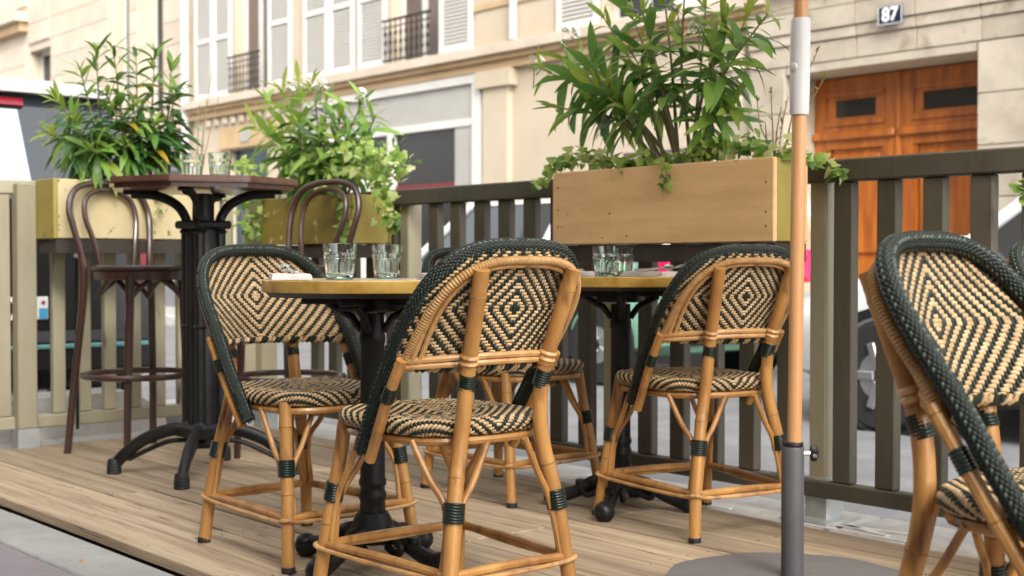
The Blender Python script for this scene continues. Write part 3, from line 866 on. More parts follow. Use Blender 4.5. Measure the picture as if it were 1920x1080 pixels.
def make_chair():
    t = link('rattan_chair', None)
    # ---- backrest
    bs = MB(); nu = 40; nv = 20
    vs = []
    for a in range(nu + 1):
        x = -PW * .985 + 2 * PW * .985 * a / nu
        zt = top_z(x); zb = .566
        for b in range(nv + 1):
            vs.append(back_pt(x, zb + (zt - zb) * b / nv))
    bs.add(vs, [(a * (nv + 1) + b, (a + 1) * (nv + 1) + b, (a + 1) * (nv + 1) + b + 1, a * (nv + 1) + b + 1) for a in range(nu) for b in range(nv)], WEAVE_BASE)
    back = part('backrest', bs, t)
    ws = MB(); ZC = .690
    def P(i, j):
        s = i * CELL; x = x_of_arc(s); z = ZC + j * CELL
        p = back_pt(x, z)
        e = .004
        n = (back_pt(x + e, z) - back_pt(x - e, z)).cross(back_pt(x, z + e) - back_pt(x, z - e))
        n = n.normalized() if n.length > 1e-12 else Vector((0, 1, 0))
        return p, (n if n.y > 0 else -n)
    def ins(i, j):
        x = x_of_arc(i * CELL); z = ZC + j * CELL
        return z > .566 and z < top_z(x) - .004 and abs(x) < PW - .002
    PC = {}
    def Pc(i, j):
        k = (round(i, 3), round(j, 3))
        if k not in PC: PC[k] = P(i, j)
        return PC[k]
    strands(ws, Pc, 52, 26, ins, diamond, True, 1.0, .60, .36)
    strands(ws, Pc, 52, 26, ins, diamond, False, -1.0, .46, .46)
    tag(part('woven_strands', ws, back, True, 180), kind='stuff')
    # rolled lower edge of the weave
    ed = MB()
    for k in range(64):
        x = x_of_arc((k - 31.5) * CELL * 1.62)
        if abs(x) > PW - .004: continue
        p = back_pt(x, .566); q = back_pt(x + .003, .566)
        tx = (q - p).normalized()
        c = [p + Vector((0, .006, .006)), p + Vector((0, .007, -.003)), p + Vector((0, 0, -.009)), p + Vector((0, -.007, -.003)), p + Vector((0, -.006, .006))]
        ed.tube([v + tx * (.004 * i) for i, v in enumerate(c)], .0048, STRAND_TAN if k % 4 < 2 else STRAND_GREEN, 6)
    tag(part('woven_edge', ed, back), kind='stuff')
    # ---- hoop: wrapped arch from seat side over the top to the other side
    hp = []
    for k in range(13):
        z = .365 + (ZH0 - .365) * k / 12
        hp.append(Vector((-hoop_x(z), hoop_y(z), z)))
    for k in range(1, 40):
        a = math.pi * k / 40
        cx, sx = math.cos(a), math.sin(a)
        x = -math.copysign(abs(cx) ** (2 / PEX), cx) * PW; z = ZH0 + PH * abs(sx) ** (2 / PEX)
        hp.append(Vector((x, hoop_y(z), z)))
    for k in range(13):
        z = ZH0 - (ZH0 - .365) * k / 12
        hp.append(Vector((hoop_x(z), hoop_y(z), z)))
    fwd = Vector((0, .38, .25))     # hoop sits a little in front of the weave plane
    hpf = [p + Vector((0, .012, .006)) for p in hp]
    rs = [.0150] * len(hpf)
    hoop = part('hoop', MB().tube(hpf, rs, WEAVE_BASE, 12), t)
    hs = MB(); tube_stitches(hs, hpf, .0153, WRAP_GREEN)
    tag(part('green_wrapping', hs, hoop, True, 180), kind='stuff')
    # cane running behind the hoop on both sides, and over the arch
    hb = [p + Vector((0, -.020, -.013)) for p in hp]
    part('side_cane', cane_tube(MB(), hb[0:14:3], .0125, CANE, 10, True, 6, 3), t)
    part('side_cane', cane_tube(MB(), list(reversed(hb))[0:14:3], .0125, CANE, 10, True, 6, 4), t)
    arch = [Vector((p.x * .945, p.y - .016, p.z - .012 - .06 * max(0, p.z - .60))) for p in hp[11:-11]]
    ar = resample(arch, .0034)
    part('tan_edge_binding', MB().tube(ar, [.0105 if i % 2 else .0085 for i in range(len(ar))], BIND_TAN, 10), back)
    def inset(d, off):
        o = []
        for k in range(61):
            a = math.pi * k / 60; cx, sx = math.cos(a), math.sin(a)
            x = -math.copysign(abs(cx) ** (2 / 3.2), cx) * (PW - d); z = ZH0 + (PH - d) * abs(sx) ** (2 / 3.2)
            if k == 0 or k == 60:
                for q in ((.576, .590) if k == 0 else (.590, .576)): o.append(back_pt(x, q, off))
            else: o.append(back_pt(x, z, off))
        return o
    for d, r in ((.020, .0064), (.0315, .0058)):
        part('rim_cane', MB().tube(resample(inset(d, .017), .008), r, CANE_PALE, 8), back)
    for z, r, off in ((.583, .0075, .016), (.570, .0068, .019)):
        pts = [back_pt(-.200 + .400 * k / 24, z + .012 * (1 - ((k - 12) / 12) ** 2), off) for k in range(25)]
        part('rail_cane', MB().tube(pts, r, CANE_PALE, 8), back)
    for s in (-1, 1):
        part('binding', ring_stack(MB(), (hb[8] if s < 0 else hb[-9]), hb[9] - hb[8] if s < 0 else hb[-9] - hb[-10], .0138, 6, .0062, .0016, WRAP_GREEN), t)
    # ---- legs
    rear = {}
    for s in (-1, 1):
        def bp(z): 
            p = back_pt(.105, z, .034); return (s * (.104 + .09 * (z - .55)), p.y, p.z)
        pts = [(s * .172, -.245, 0), (s * .160, -.232, .13), (s * .140, -.218, .27), (s * .117, -.205, .38), (s * .106, -.206, .46), bp(.56), bp(.66), bp(.782)]
        lg = part('rear_leg', cane_tube(MB(), pts, .0172, CANE, 12, True, 8, 11 + s), t)
        part('binding', ring_stack(MB(), Vector(bp(.548)) + Vector((0, 0, -.006)), Vector(bp(.58)) - Vector(bp(.52)), .0178, 7, .0058, .0015, WRAP_GREEN), lg)
        part('binding', ring_stack(MB(), (s * .141, -.219, .262), (-s * .16, .10, 1), .0225, 7, .0062, .0016, WRAP_GREEN), lg)
        lr = MB()
        for dz in (.585, .598): lr.lathe([(.0178, -.006), (.0212, 0), (.0178, .006)], CANE_PALE, 14, bp(dz), Vector(bp(.62)) - Vector(bp(.57)))
        part('collar', lr, lg)
        fpts = [(s * .205, .235, 0), (s * .192, .212, .15), (s * .178, .185, .30), (s * .168, .165, .425)]
        lf = part('front_leg', cane_tube(MB(), fpts, .0165, CANE, 12, True, 8, 21 + s), t)
        part('foot_cap', MB().lathe([(.0176, 0), (.0180, .004), (.0176, .013), (.0168, .015)], RUBBER, 14, (s * .205, .235, .0005)), lf)
        part('foot_cap', MB().lathe([(.0180, 0), (.0184, .004), (.0180, .013), (.0172, .015)], RUBBER, 14, (s * .172, -.245, .0005)), lg)
        part('binding', ring_stack(MB(), (s * .182, .192, .258), (-s * .09, -.165, 1), .0215, 7, .0062, .0016, WRAP_GREEN), lf)
    # ---- seat
    SA, SB, ZS, RR = .192, .194, .450, .0165
    def rho(th):
        c, q = math.cos(th), math.sin(th)
        base = 1 / ((abs(c) / SA) ** 3.4 + (abs(q) / (SB if q < 0 else SB + .037)) ** 3.4) ** (1 / 3.4)
        return base * (1 + .07 * q * abs(c))
    def S(i, j):
        x, y = i * CELL, j * CELL
        d = math.hypot(x, y); th = math.atan2(y, x)
        rr = rho(th) - RR
        if d <= rr:
            dome = -.010 * math.exp(-((d / .11) ** 2))
            return Vector((x, y, ZS + dome)), Vector((0, 0, 1))
        a = min((d - rr) / RR, 2.9)
        rad = Vector((math.cos(th), math.sin(th), 0))
        return rad * (rr + RR * math.sin(a)) + Vector((0, 0, ZS - RR * (1 - math.cos(a)))), rad * math.sin(a) + Vector((0, 0, math.cos(a)))
    ss = MB(); n = 48; m_ = 14
    vs = [Vector((0, 0, ZS - .011))]; fs_ = []
    for k in range(m_):
        for q in range(n):
            th = 2 * math.pi * q / n
            d = (rho(th) + .04) * (k + 1) / m_
            p, nn = S(d * math.cos(th) / CELL, d * math.sin(th) / CELL)
            vs.append(p - nn * .001)
    for q in range(n): fs_.append((0, 1 + q, 1 + (q + 1) % n))
    for k in range(m_ - 1):
        for q in range(n): fs_.append((1 + k * n + q, 1 + k * n + (q + 1) % n, 1 + (k + 1) * n + (q + 1) % n, 1 + (k + 1) * n + q)[::-1])
    fs_.append(tuple(1 + (m_ - 1) * n + q for q in range(n)))
    ss.add(vs, fs_, WEAVE_BASE)
    seat = part('seat', ss, t)
    sw = MB()
    def sins(i, j):
        x, y = i * CELL, j * CELL
        return math.hypot(x, y) < rho(math.atan2(y, x)) + .034
    strands(sw, S, 44, 44, sins, diamond, True, 1.0, .48, .44)
    tag(part('woven_strands', sw, seat, True, 180), kind='stuff')
    fr = []
    for q in range(40):
        th = 2 * math.pi * q / 40; rr = rho(th) - .018
        fr.append(Vector((rr * math.cos(th), rr * math.sin(th), .404)))
    part('seat_rail', MB().tube(fr, .010, CANE, 8, closed=True), seat)
    # ---- braces (two per leg, splaying up to the seat rail, lying along the leg below)
    for s in (-1, 1):
        for (bx, by, dx, dy) in (((s * .141), -.219, -s * .085, 0), (s * .141, -.219, s * .025, .11), (s * .184, .196, -s * .10, -.03), (s * .184, .196, 0, -.115)):
            if by < 0:
                low = (bx + s * .020 + dx * .16, by - .012 + (dy * .15), .13) if dy == 0 else (bx + s * .022, by + .012, .13)
                mid = (bx + dx * .22, by + dy * .18, .262) 
            else:
                low = (bx + s * .006 + dx * .2, by + .018 + dy * .16, .13)
                mid = (bx + dx * .17, by + dy * .16, .240)
            tp = (bx + dx * 1.05, by + dy * 1.05, .404)
            part('brace', cane_tube(MB(), [low, mid, ((mid[0] + tp[0]) / 2, (mid[1] + tp[1]) / 2, (mid[2] + tp[2]) / 2 - .004), tp], .0076, CANE, 8, False, 6), t)
    # ---- stretchers with thin wrapped cane
    f = lambda s: (s * .194, .216, .132); r_ = lambda s: (s * .160, -.232, .132)
    for a, b in ((f(-1), f(1)), (r_(-1), r_(1)), (f(-1), r_(-1)), (f(1), r_(1))):
        A, B = Vector(a), Vector(b); o = ((A + B) / 2); o.z = 0; o = o.normalized() if o.length > 0 else Vector((1, 0, 0))
        st = part('stretcher', cane_tube(MB(), [A, A.lerp(B, .5) + Vector((0, 0, .004)), B], .0108, CANE, 10, False, 6), t)
        d = (B - A).normalized()
        path = [A - d * .018 + o * .006, A - d * .006 + o * .021, A + d * .03 + o * .015 + Vector((0, 0, -.008)), A.lerp(B, .5) + o * .011 + Vector((0, 0, -.012)), B - d * .03 + o * .015 + Vector((0, 0, -.008)), B + d * .006 + o * .021, B + d * .018 + o * .006]
        part('wrapped_cane', MB().tube(crom(path, 6), .0056, CANE_PALE, 8), st)
    return t

CHAIRS = [
    ((-2.400, 1.876), 88, 'woven rattan chair in front, seen from behind with its back to the viewer'),
    ((-3.156, 1.968), -88.3, 'woven rattan chair left of the front table, facing the viewer side'),
    ((-2.680, 3.050), 76, 'woven rattan chair seen from behind beside the parasol pole'),
    ((-3.47, 2.985), -90 + 2, 'woven rattan chair mostly hidden behind the front chair, at the rear table'),
    ((-.938, 1.943), -90 + 2, 'large woven rattan chair at the right edge, its front turned to us'),
    ((-1.315, 3.03), -90 + 5, 'woven rattan chair of which only the green arch shows at the right edge'),
]
chair0 = make_chair()
for i, (p, a, lab) in enumerate(CHAIRS):
    c = chair0 if i == 0 else copy_tree(chair0)
    c.location = (p[0], p[1], 0); c.rotation_euler = (0, 0, R(a))
    tag(c, lab, 'chair', 'woven rattan terrace chairs')

# ================================================================== BISTRO TABLES
def make_bistro():
    t = link('bistro_table', None)
    TR = .282
    top = part('table_top', MB().lathe([(0.001, .737), (TR - .006, .737), (TR - .006, .7425), (0.001, .7425)], MARBLE, 48), t)
    part('brass_edge', MB().lathe([(TR - .007, .7135), (TR - .001, .7130), (TR, .7145), (TR, .7415), (TR - .0015, .7435), (TR - .0055, .7435), (TR - .0055, .7365)], BRASS, 64, cap=False), top)
    part('underside', MB().lathe([(0.001, .700), (TR - .02, .700), (TR - .008, .7125), (TR - .0075, .736), (.001, .736)], BLACKP, 48), t)
    br = MB().box((0, 0, .680), (.13, .13, .038), IRON, None, .006)
    for k in range(4):
        a = k * math.pi / 2 + .3
        d = Vector((math.cos(a), math.sin(a), 0))
        br.box(d * .115 + Vector((0, 0, .688)), (.15, .036, .020), IRON, (0, 0, a), .004)
        br.tube([d * .03 + Vector((0, 0, .61)), d * .055 + Vector((0, 0, .645)), d * .12 + Vector((0, 0, .680))], .010, IRON, 8)
    part('bracket', br, t)
    part('column', MB().lathe([(.046, .095), (.046, .12), (.034, .135), (.033, .17), (.036, .176), (.036, .190), (.032, .197), (.032, .206), (.036, .213), (.036, .222), (.0325, .232), (.0315, .42), (.031, .575), (.034, .58), (.034, .60), (.0315, .605), (.0315, .655)], IRON, 24), t)
    part('hub', MB().lathe([(.035, .058), (.062, .066), (.070, .085), (.056, .104), (.047, .128), (.040, .140)], IRON, 20), t)
    ft = MB()
    path = crom([(.03, 0, .085), (.085, 0, .082), (.14, 0, .052), (.185, 0, .036), (.215, 0, .030)], 6)
    n = len(path)
    ft.tube(path, [.030 - .010 * math.sin(math.pi * i / (n - 1)) for i in range(n)], IRON, 12)
    ft.lathe([(.001, -.030), (.019, -.028), (.030, -.012), (.032, .004), (.026, .020), (.012, .030), (.001, .032)], IRON, 14, (.222, 0, .030))
    for s in (-1, 1): ft.tube(crom([(.06, s * .018, .060), (.10, s * .030, .045), (.115, s * .034, .066), (.095, s * .03, .078)], 5), [.010] * 11 + [.010] * 5, IRON, 8)
    ft.lathe([(.001, -.012), (.016, -.010), (.019, 0), (.016, .010), (.001, .012)], IRON, 10, (.13, 0, .078))
    fm = ft.mesh('foot')
    for k in range(4): link('foot', fm, t, (0, 0, 0), (0, 0, k * math.pi / 2))
    return t
tb = make_bistro()
T1 = Vector((-2.846, 1.981, 0)); T2 = Vector((-2.984, 3.035, 0))
tb.location = T1; tb.rotation_euler = (0, 0, R(18))
tag(tb, 'round brass-edged bistro table in front, set between two rattan chairs', 'table', 'bistro tables')
tb2 = copy_tree(tb); tb2.location = T2; tb2.rotation_euler = (0, 0, R(32))
tag(tb2, 'round brass-edged bistro table at the rear by the street fence', 'table', 'bistro tables')

# ------------------------------------------------------------------ tumblers, napkins, forks
def make_glass():
    t = link('tumbler', None)
    H = .092; N = 64
    def ro(a, z):
        base = .0335 + (.0435 - .0335) * (z / H) ** .8
        if .008 < z < .052:
            k = min(1, (z - .008) / .006, (.052 - z) / .008)
            base += -.0016 * k * (.5 + .5 * math.cos(a * 16)) + .0006 * k
        if .054 < z < .064: base += .0012
        return base
    zs = [.0008, .004, .008, .012, .018, .026, .034, .042, .048, .052, .054, .058, .062, .065, .072, .080, .088, .0915, .092]
    rings = [[Vector((ro(2 * math.pi * k / N, z) * math.cos(2 * math.pi * k / N), ro(2 * math.pi * k / N, z) * math.sin(2 * math.pi * k / N), z)) for k in range(N)] for z in zs]
    zi = [.0912, .088, .075, .062, .050, .035, .020, .0145, .013]
    inn = []
    for z in zi:
        r = .0315 + (.0412 - .0315) * ((z - .012) / (H - .012)) ** .8
        if z < .014: r = .024
        inn.append([Vector((r * math.cos(2 * math.pi * k / N), r * math.sin(2 * math.pi * k / N), z)) for k in range(N)])
    mb = MB(); mb.loft(rings + inn, GLASSM)
    part('glass', mb, t, True, 50)
    part('green_base', MB().lathe([(.001, .0012), (.0315, .0012), (.0325, .004), (.0300, .0065), (.001, .0068)], GLASSG, 32), t)
    return t
TZ = .7436
g0 = make_glass()
def on_table(px, depth):
    d = ray(px, 490); return Vector((d.x * depth, d.y * depth, 0)) / 1.0
GL = [(on_table(637, 3.37), TZ, 'clear tumbler with a green base, left of the pair on the front table'),
      (on_table(726, 3.60), TZ, 'clear tumbler with a green base, right of the pair on the front table'),
      (on_table(1137, 4.02), TZ, 'clear tumbler on the rear table, in front of another tumbler'),
      (on_table(1164, 4.22), TZ, 'clear tumbler on the rear table, half hidden behind another tumbler'),
      (on_table(361, 4.90), 1.0912, 'left one of two pale tumblers on the tall bar table'),
      (on_table(413, 4.86), 1.0912, 'right one of two pale tumblers on the tall bar table')]
for i, (p, z, lab) in enumerate(GL):
    g = g0 if i == 0 else copy_tree(g0)
    g.location = (p.x, p.y, z); g.rotation_euler = (0, 0, i * .7)
    tag(g, lab, 'glass', 'tumblers on the tables')
def napkin_mesh():
    mb = MB()
    for k, (w, d, z) in enumerate(((.10, .19, .003), (.098, .187, .008), (.094, .18, .0125))):
        nx, ny = 6, 10
        vs = []
        for s in (-1, 1):
            for a in range(nx + 1):
                for b in range(ny + 1):
                    x = -w / 2 + w * a / nx; y = -d / 2 + d * b / ny
                    zz = z + s * .0022 + .0012 * math.sin(a * 1.3 + k) * math.cos(b * .9) * (1 if s > 0 else 0)
                    vs.append(Vector((x, y, zz)))
        m = (nx + 1) * (ny + 1); fs = []
        for a in range(nx):
            for b in range(ny):
                q = (a * (ny + 1) + b, (a + 1) * (ny + 1) + b, (a + 1) * (ny + 1) + b + 1, a * (ny + 1) + b + 1)
                fs.append(tuple(reversed(q))); fs.append(tuple(i + m for i in q))
        bd = [(a * (ny + 1)) for a in range(nx + 1)] + [nx * (ny + 1) + b for b in range(1, ny + 1)] + [a * (ny + 1) + ny for a in range(nx - 1, -1, -1)] + [b for b in range(ny - 1, 0, -1)]
        for i in range(len(bd)): fs.append((bd[i], bd[(i + 1) % len(bd)], bd[(i + 1) % len(bd)] + m, bd[i] + m))
        mb.add(vs, fs, NAPKIN)
    return mb.mesh('napkin', True, 40)
nm = napkin_mesh()
def fork():
    t = link('fork', None)
    hd = crom([(0, -.10, .002), (0, -.06, .003), (0, -.01, .006), (0, .02, .010)], 6)
    part('handle', MB().tube(hd, [.0065 - .0035 * i / (len(hd) - 1) for i in range(len(hd))], STEEL, 8), t)
    mb = MB().tube(crom([(0, .018, .010), (0, .032, .009), (0, .045, .008)], 4), [.003, .006, .009, .0105, .011, .0112, .0114, .0114, .011], STEEL, 10)
    part('neck', mb, t)
    tm = MB().tube(crom([(0, .043, .008), (0, .065, .008), (0, .092, .016)], 5), [.0021] * 8 + [.0016] * 3, STEEL, 6).mesh('tine')
    for k in range(4): link('tine', tm, t, ((k - 1.5) * .0062, 0, 0))
    return t
f0 = fork()
SET = [(T1 + Vector((-.10, -.185, 0)), 62, 'front table, left of the tumblers'), (T1 + Vector((.11, .14, 0)), -118, 'front table, beside the right tumbler'),
       (T2 + Vector((.16, -.02, 0)), -95, 'rear table, right of the tumblers'), (T2 + Vector((-.12, -.12, 0)), 80, 'rear table, left of the tumblers')]
for i, (p, a, wh) in enumerate(SET):
    n_ = link('napkin', nm, None, (p.x, p.y, TZ), (0, 0, R(a)))
    tag(n_, 'folded pale paper napkin on the ' + wh, 'napkin', 'napkins on the tables')
    f_ = f0 if i == 0 else copy_tree(f0)
    d = Vector((-math.sin(R(a)), math.cos(R(a)), 0)); 
    f_.location = (p.x + d.x * .03, p.y + d.y * .03, TZ + .0185); f_.rotation_euler = (R(2), 0, R(a + 8))
    tag(f_, 'steel fork on the napkin of the ' + wh, 'fork', 'forks on the tables')

# ================================================================== PARASOL
PB = Vector((-1.985, 2.50, 0)); 
d_ = ray(1488, 490); PB = Vector((d_.x * 3.22, d_.y * 3.22, 0))
ps = thing('parasol', 'wooden parasol pole with a pale grey sleeve in a dark grey steel tube', 'parasol', PB)
lean = Vector((.010, .004, 1))
part('pole', MB().tube([lean * .30, lean * 2.28], .0172, OAK, 20), ps)
slv = part('sleeve', MB().tube([lean * z for z in (1.142, 1.150, 1.20, 1.26, 1.32, 1.365, 1.373)], [.0215, .0232, .0240, .0242, .0240, .0232, .0215], SLEEVE, 24), ps)
bd = (-Vector((PB.x, PB.y, 0)).normalized())
bd = Matrix.Rotation(R(-38), 3, 'Z') @ bd
part('push_button', MB().lathe([(.0105, 0), (.0105, .003), (.008, .0045), (.001, .0048)], SLEEVE, 18, lean * 1.255 + bd * .0232, bd), slv)
tube = part('base_tube', MB().lathe([(.0265, .02), (.0272, .024), (.0272, .338), (.026, .342), (.0195, .342), (.0195, .30)], BASEGREY, 28), ps)
part('collar', MB().lathe([(.0200, .338), (.0245, .3425), (.0258, .347), (.0245, .352), (.0185, .354)], BLACKP, 24), tube)
rt = Vector((math.sin(YAW), math.cos(YAW), 0))
kb_ = MB().tube([rt * .026 + Vector((0, 0, .325)), rt * .045 + Vector((0, 0, .325))], .006, STEEL, 8)
pr_ = []
for k in range(36):
    a = 2 * math.pi * k / 36; pr_.append((.0165 + .0028 * math.cos(a * 6)))
rings = []
side = rt.cross(Vector((0, 0, 1)))
for off, sc in ((.043, .8), (.046, 1.0), (.056, 1.0), (.060, .8)):
    rings.append([rt * off + Vector((0, 0, .325)) + (Vector((0, 0, 1)) * math.cos(2 * math.pi * k / 36) + side * math.sin(2 * math.pi * k / 36)) * (pr_[k] * sc) for k in range(36)])
kb_.loft(rings, BLACKP)
part('clamp_knob', kb_, tube)
poly = []
for k in range(8):
    a = k * math.pi / 4 + R(12); 
    for da in (-.09, .09): poly.append((.315 * math.cos(a + da), .315 * math.sin(a + da)))
part('base_plate', MB().prism(poly, .002, .016, PLATEGREY).lathe([(.31, .0162), (.10, .0225), (.06, .026), (.03, .026)], PLATEGREY, 16, (0, 0, 0)), ps, True, 20)
cc_ = mat('canopy_cloth', (.74, .68, .58), .85)
_n = cc_.node_tree; _t = _n.nodes.new('ShaderNodeBsdfTranslucent'); _t.inputs[0].default_value = (.8, .74, .62, 1)
_m = _n.nodes.new('ShaderNodeMixShader'); _m.inputs[0].default_value = .6
_n.links.new(_n.nodes['Principled BSDF'].outputs[0], _m.inputs[1]); _n.links.new(_t.outputs[0], _m.inputs[2]); _n.links.new(_m.outputs[0], _n.nodes['Material Output'].inputs[0])
can = part('canopy', MB().lathe([(1.15, 2.06), (1.15, 2.07), (.60, 2.24), (.06, 2.42)], cc_, 8, (0.02, 0.01, 0), cap=False), ps, False)
for k in range(8):
    a = k * math.pi / 4
    part('rib', MB().tube([(.04, 0.01, 2.36), (1.10 * math.cos(a) + .02, 1.10 * math.sin(a), 2.055)], .008, OAK, 6), can)

# ================================================================== TALL TABLE
HT = Vector((-4.489, 2.367, 0))
ht = thing('tall_bar_table', 'tall bar table with red-brown eight-sided top on black cast-iron legs', 'table', HT, R(0))
oc = []
A0 = math.atan2(-HT.y, -HT.x)
for k in range(8):
    a = A0 + math.pi / 8 + k * math.pi / 4 + R(4)
    oc.append((0.358 * math.cos(a), .358 * math.sin(a)))
oct_ = lambda s: [(x * s, y * s) for x, y in oc]
part('table_top', MB().prism(oct_(1), 1.066, 1.090, TOPWOOD).prism(oct_(.955), 1.050, 1.0655, TOPWOOD), ht, False)
part('edge_band', MB().prism(oct_(1.006), 1.0665, 1.0715, BENT), ht, False)
cl = MB().lathe([(.058, .13), (.058, .90), (.040, .94), (.040, 1.04)], IRON, 16)
part('centre_post', cl, ht)
D0 = R(45 + 4)
pm_ = MB().tube([(0, 0, .155), (0, 0, .92)], .0205, IRON, 10)
for k in range(3): pm_.lathe([(.020, -.008), (.027, 0), (.020, .008)], IRON, 12, (0, 0, (.19, .55, .90)[k]))
pm2 = pm_.mesh('corner_post')
bm2 = MB().tube(crom([(.052, 0, .86), (.058, 0, .93), (.095, 0, .995), (.17, 0, 1.032), (.265, 0, 1.040)], 7), .0135, IRON, 10, flat=1.3).box((.262, 0, 1.0435), (.06, .045, .012), IRON, None, .003)
bm2.lathe([(.001, -.014), (.014, -.010), (.017, 0), (.014, .010), (.001, .014)], IRON, 10, (.066, 0, .948))
bm2 = bm2.mesh('bracket')
lgp = crom([(.035, 0, .165), (.12, 0, .165), (.22, 0, .130), (.295, 0, .075), (.335, 0, .03)], 8)
lgm = MB().tube(lgp, [.021 - .003 * i / (len(lgp) - 1) for i in range(len(lgp))], IRON, 10, flat=1.2)
lgm.tube(crom([(.05, 0, .125), (.13, 0, .122), (.22, 0, .085), (.28, 0, .055)], 6), .009, IRON, 8)
lgm = lgm.mesh('leg')
cap_ = MB().lathe([(.024, .0), (.028, .006), (.026, .014), (.028, .018), (.026, .026), (.028, .03), (.025, .038), (.026, .044), (.021, .056)], RUBBER, 14, (.336, 0, .0)).mesh('rubber_cap')
part('hub', MB().box((0, 0, .165), (.17, .17, .05), IRON, (0, 0, D0 + R(45)), .012).lathe([(.05, .10), (.06, .12), (.05, .14)], IRON, 16), ht)
for k in range(4):
    a = D0 + k * math.pi / 2
    link('corner_post', pm2, ht, (.062 * math.cos(a), .062 * math.sin(a), 0))
    link('bracket', bm2, ht, (0, 0, 0), (0, 0, a))
    lg = link('leg', lgm, ht, (0, 0, 0), (0, 0, a))
    link('rubber_cap', cap_, lg)
part('post_collar', MB().box((0, 0, .925), (.155, .155, .03), IRON, (0, 0, D0 + R(45)), .008), ht)

# ================================================================== BENTWOOD BAR STOOLS
def make_stool():
    t = link('bar_stool', None)
    ZS = .775
    part('seat', MB().lathe([(.001, ZS - .012), (.10, ZS - .010), (.165, ZS - .002), (.186, ZS), (.192, ZS - .008), (.190, ZS - .020), (.178, ZS - .024), (.001, ZS - .024)], BENT, 40), t)
    part('apron', MB().lathe([(.165, ZS - .060), (.182, ZS - .060), (.184, ZS - .026), (.165, ZS - .026)], BENT, 40, cap=False), t)
    fl = MB().tube([(.150, .135, .0), (.140, .130, .30), (.122, .122, .73)], [.0135, .0165, .0185], BENT, 10).mesh('front_leg')
    link('front_leg', fl, t); link('front_leg', fl, t, None, None, (-1, 1, 1))
    pts = [(-.205, -.215, 0), (-.188, -.190, .28), (-.163, -.160, .62), (-.158, -.165, .78), (-.180, -.195, .92), (-.186, -.222, 1.01), (-.150, -.240, 1.085), (-.075, -.250, 1.115), (0, -.252, 1.12)]
    pts = pts + [(-p[0], p[1], p[2]) for p in reversed(pts[:-1])]
    pa = crom(pts, 6)
    part('rear_legs_and_hoop', MB().tube(pa, [.0155 if p.z < .8 else .0135 for p in pa], BENT, 10), t)
    ip = [(-.080, -.165, .768), (-.098, -.180, .87), (-.120, -.208, .97), (-.108, -.228, 1.045), (-.058, -.240, 1.082), (0, -.243, 1.090)]
    ip = ip + [(-p[0], p[1], p[2]) for p in reversed(ip[:-1])]
    part('inner_hoop', MB().tube(crom(ip, 6), .0115, BENT, 10), t)
    rg = [Vector((.222 * math.cos(2 * math.pi * k / 40), .215 * math.sin(2 * math.pi * k / 40) - .008, .325)) for k in range(40)]
    part('foot_ring', MB().tube(rg, .0125, BENT, 10, closed=True), t)
    rg = [Vector((.185 * math.cos(2 * math.pi * k / 40), .183 * math.sin(2 * math.pi * k / 40), .660)) for k in range(40)]
    for q in range(4):
        a = math.pi / 4 + q * math.pi / 2; r = .172
        p0 = Vector((r * math.cos(a), r * math.sin(a), .64)); p1 = Vector((r * math.cos(a + math.pi / 2), r * math.sin(a + math.pi / 2), .64))
        m = (p0 + p1) / 2
        part('arched_brace', MB().tube(crom([p0, p0.lerp(m, .35) * .98 + Vector((0, 0, .055)), Vector((m.x * .98, m.y * .98, .722)), p1.lerp(m, .35) * .98 + Vector((0, 0, .055)), p1], 6), .0105, BENT, 8), t)
    return t
s0 = make_stool()
s0.location = (-5.15, 2.425, 0); s0.rotation_euler = (0, 0, R(-82))
tag(s0, 'dark bentwood bar stool with double hoop back, left of the tall table', 'bar stool', 'bentwood bar stools')
s1 = copy_tree(s0); s1.location = (-4.645, 2.82, 0); s1.rotation_euler = (0, 0, R(-166))
tag(s1, 'dark bentwood bar stool behind the tall table, in front of the corner flower box', 'bar stool', 'bentwood bar stools')

# ================================================================== PLANTS
def lance_leaf(name, m, w=.085, bend=.35, fold=.03, twist=0.0):
    mb = MB(); N = 8; vs = []
    for i in range(N + 1):
        t = i / N
        ww = w * (math.sin(math.pi * min(1, t * .92 + .04)) ** .75) * (1 - .25 * t)
        if i in (0, N): ww = .006
        y = t - .12 * bend * t * t; z = -bend * t * t * .55
        tw = twist * t
        for sx in (-1, 0, 1):
            x = sx * ww; zz = fold * abs(sx) * (ww / w)
            vs.append(Vector((x * math.cos(tw), y, z + zz + x * math.sin(tw))))
    fs = []
    for i in range(N):
        for k in range(2): fs.append((i * 3 + k, i * 3 + k + 1, i * 3 + k + 4, i * 3 + k + 3))
    mb.add(vs, fs, m)
    return mb.mesh(name, True, 180)
LEAF = {k: [lance_leaf('leaf', m, random.uniform(.095, .125), b, random.uniform(.015, .04), random.uniform(-.6, .6)) for b in (.15, .5, .85, 1.2)] for k, m in (('d', OLE), ('y', OLE_Y), ('g', OLE_G))}
def place(mesh, parent, p, d, n, L, name='leaf', w=1.0):
    d = d.normalized(); n = n - d * n.dot(d)
    n = n.normalized() if n.length > 1e-4 else d.orthogonal().normalized()
    x = d.cross(n)
    M = Matrix((x * L * w, d * L, n * L)).transposed().to_4x4()
    M.translation = p
    o = link(name, mesh, parent); o.matrix_basis = M
    return o
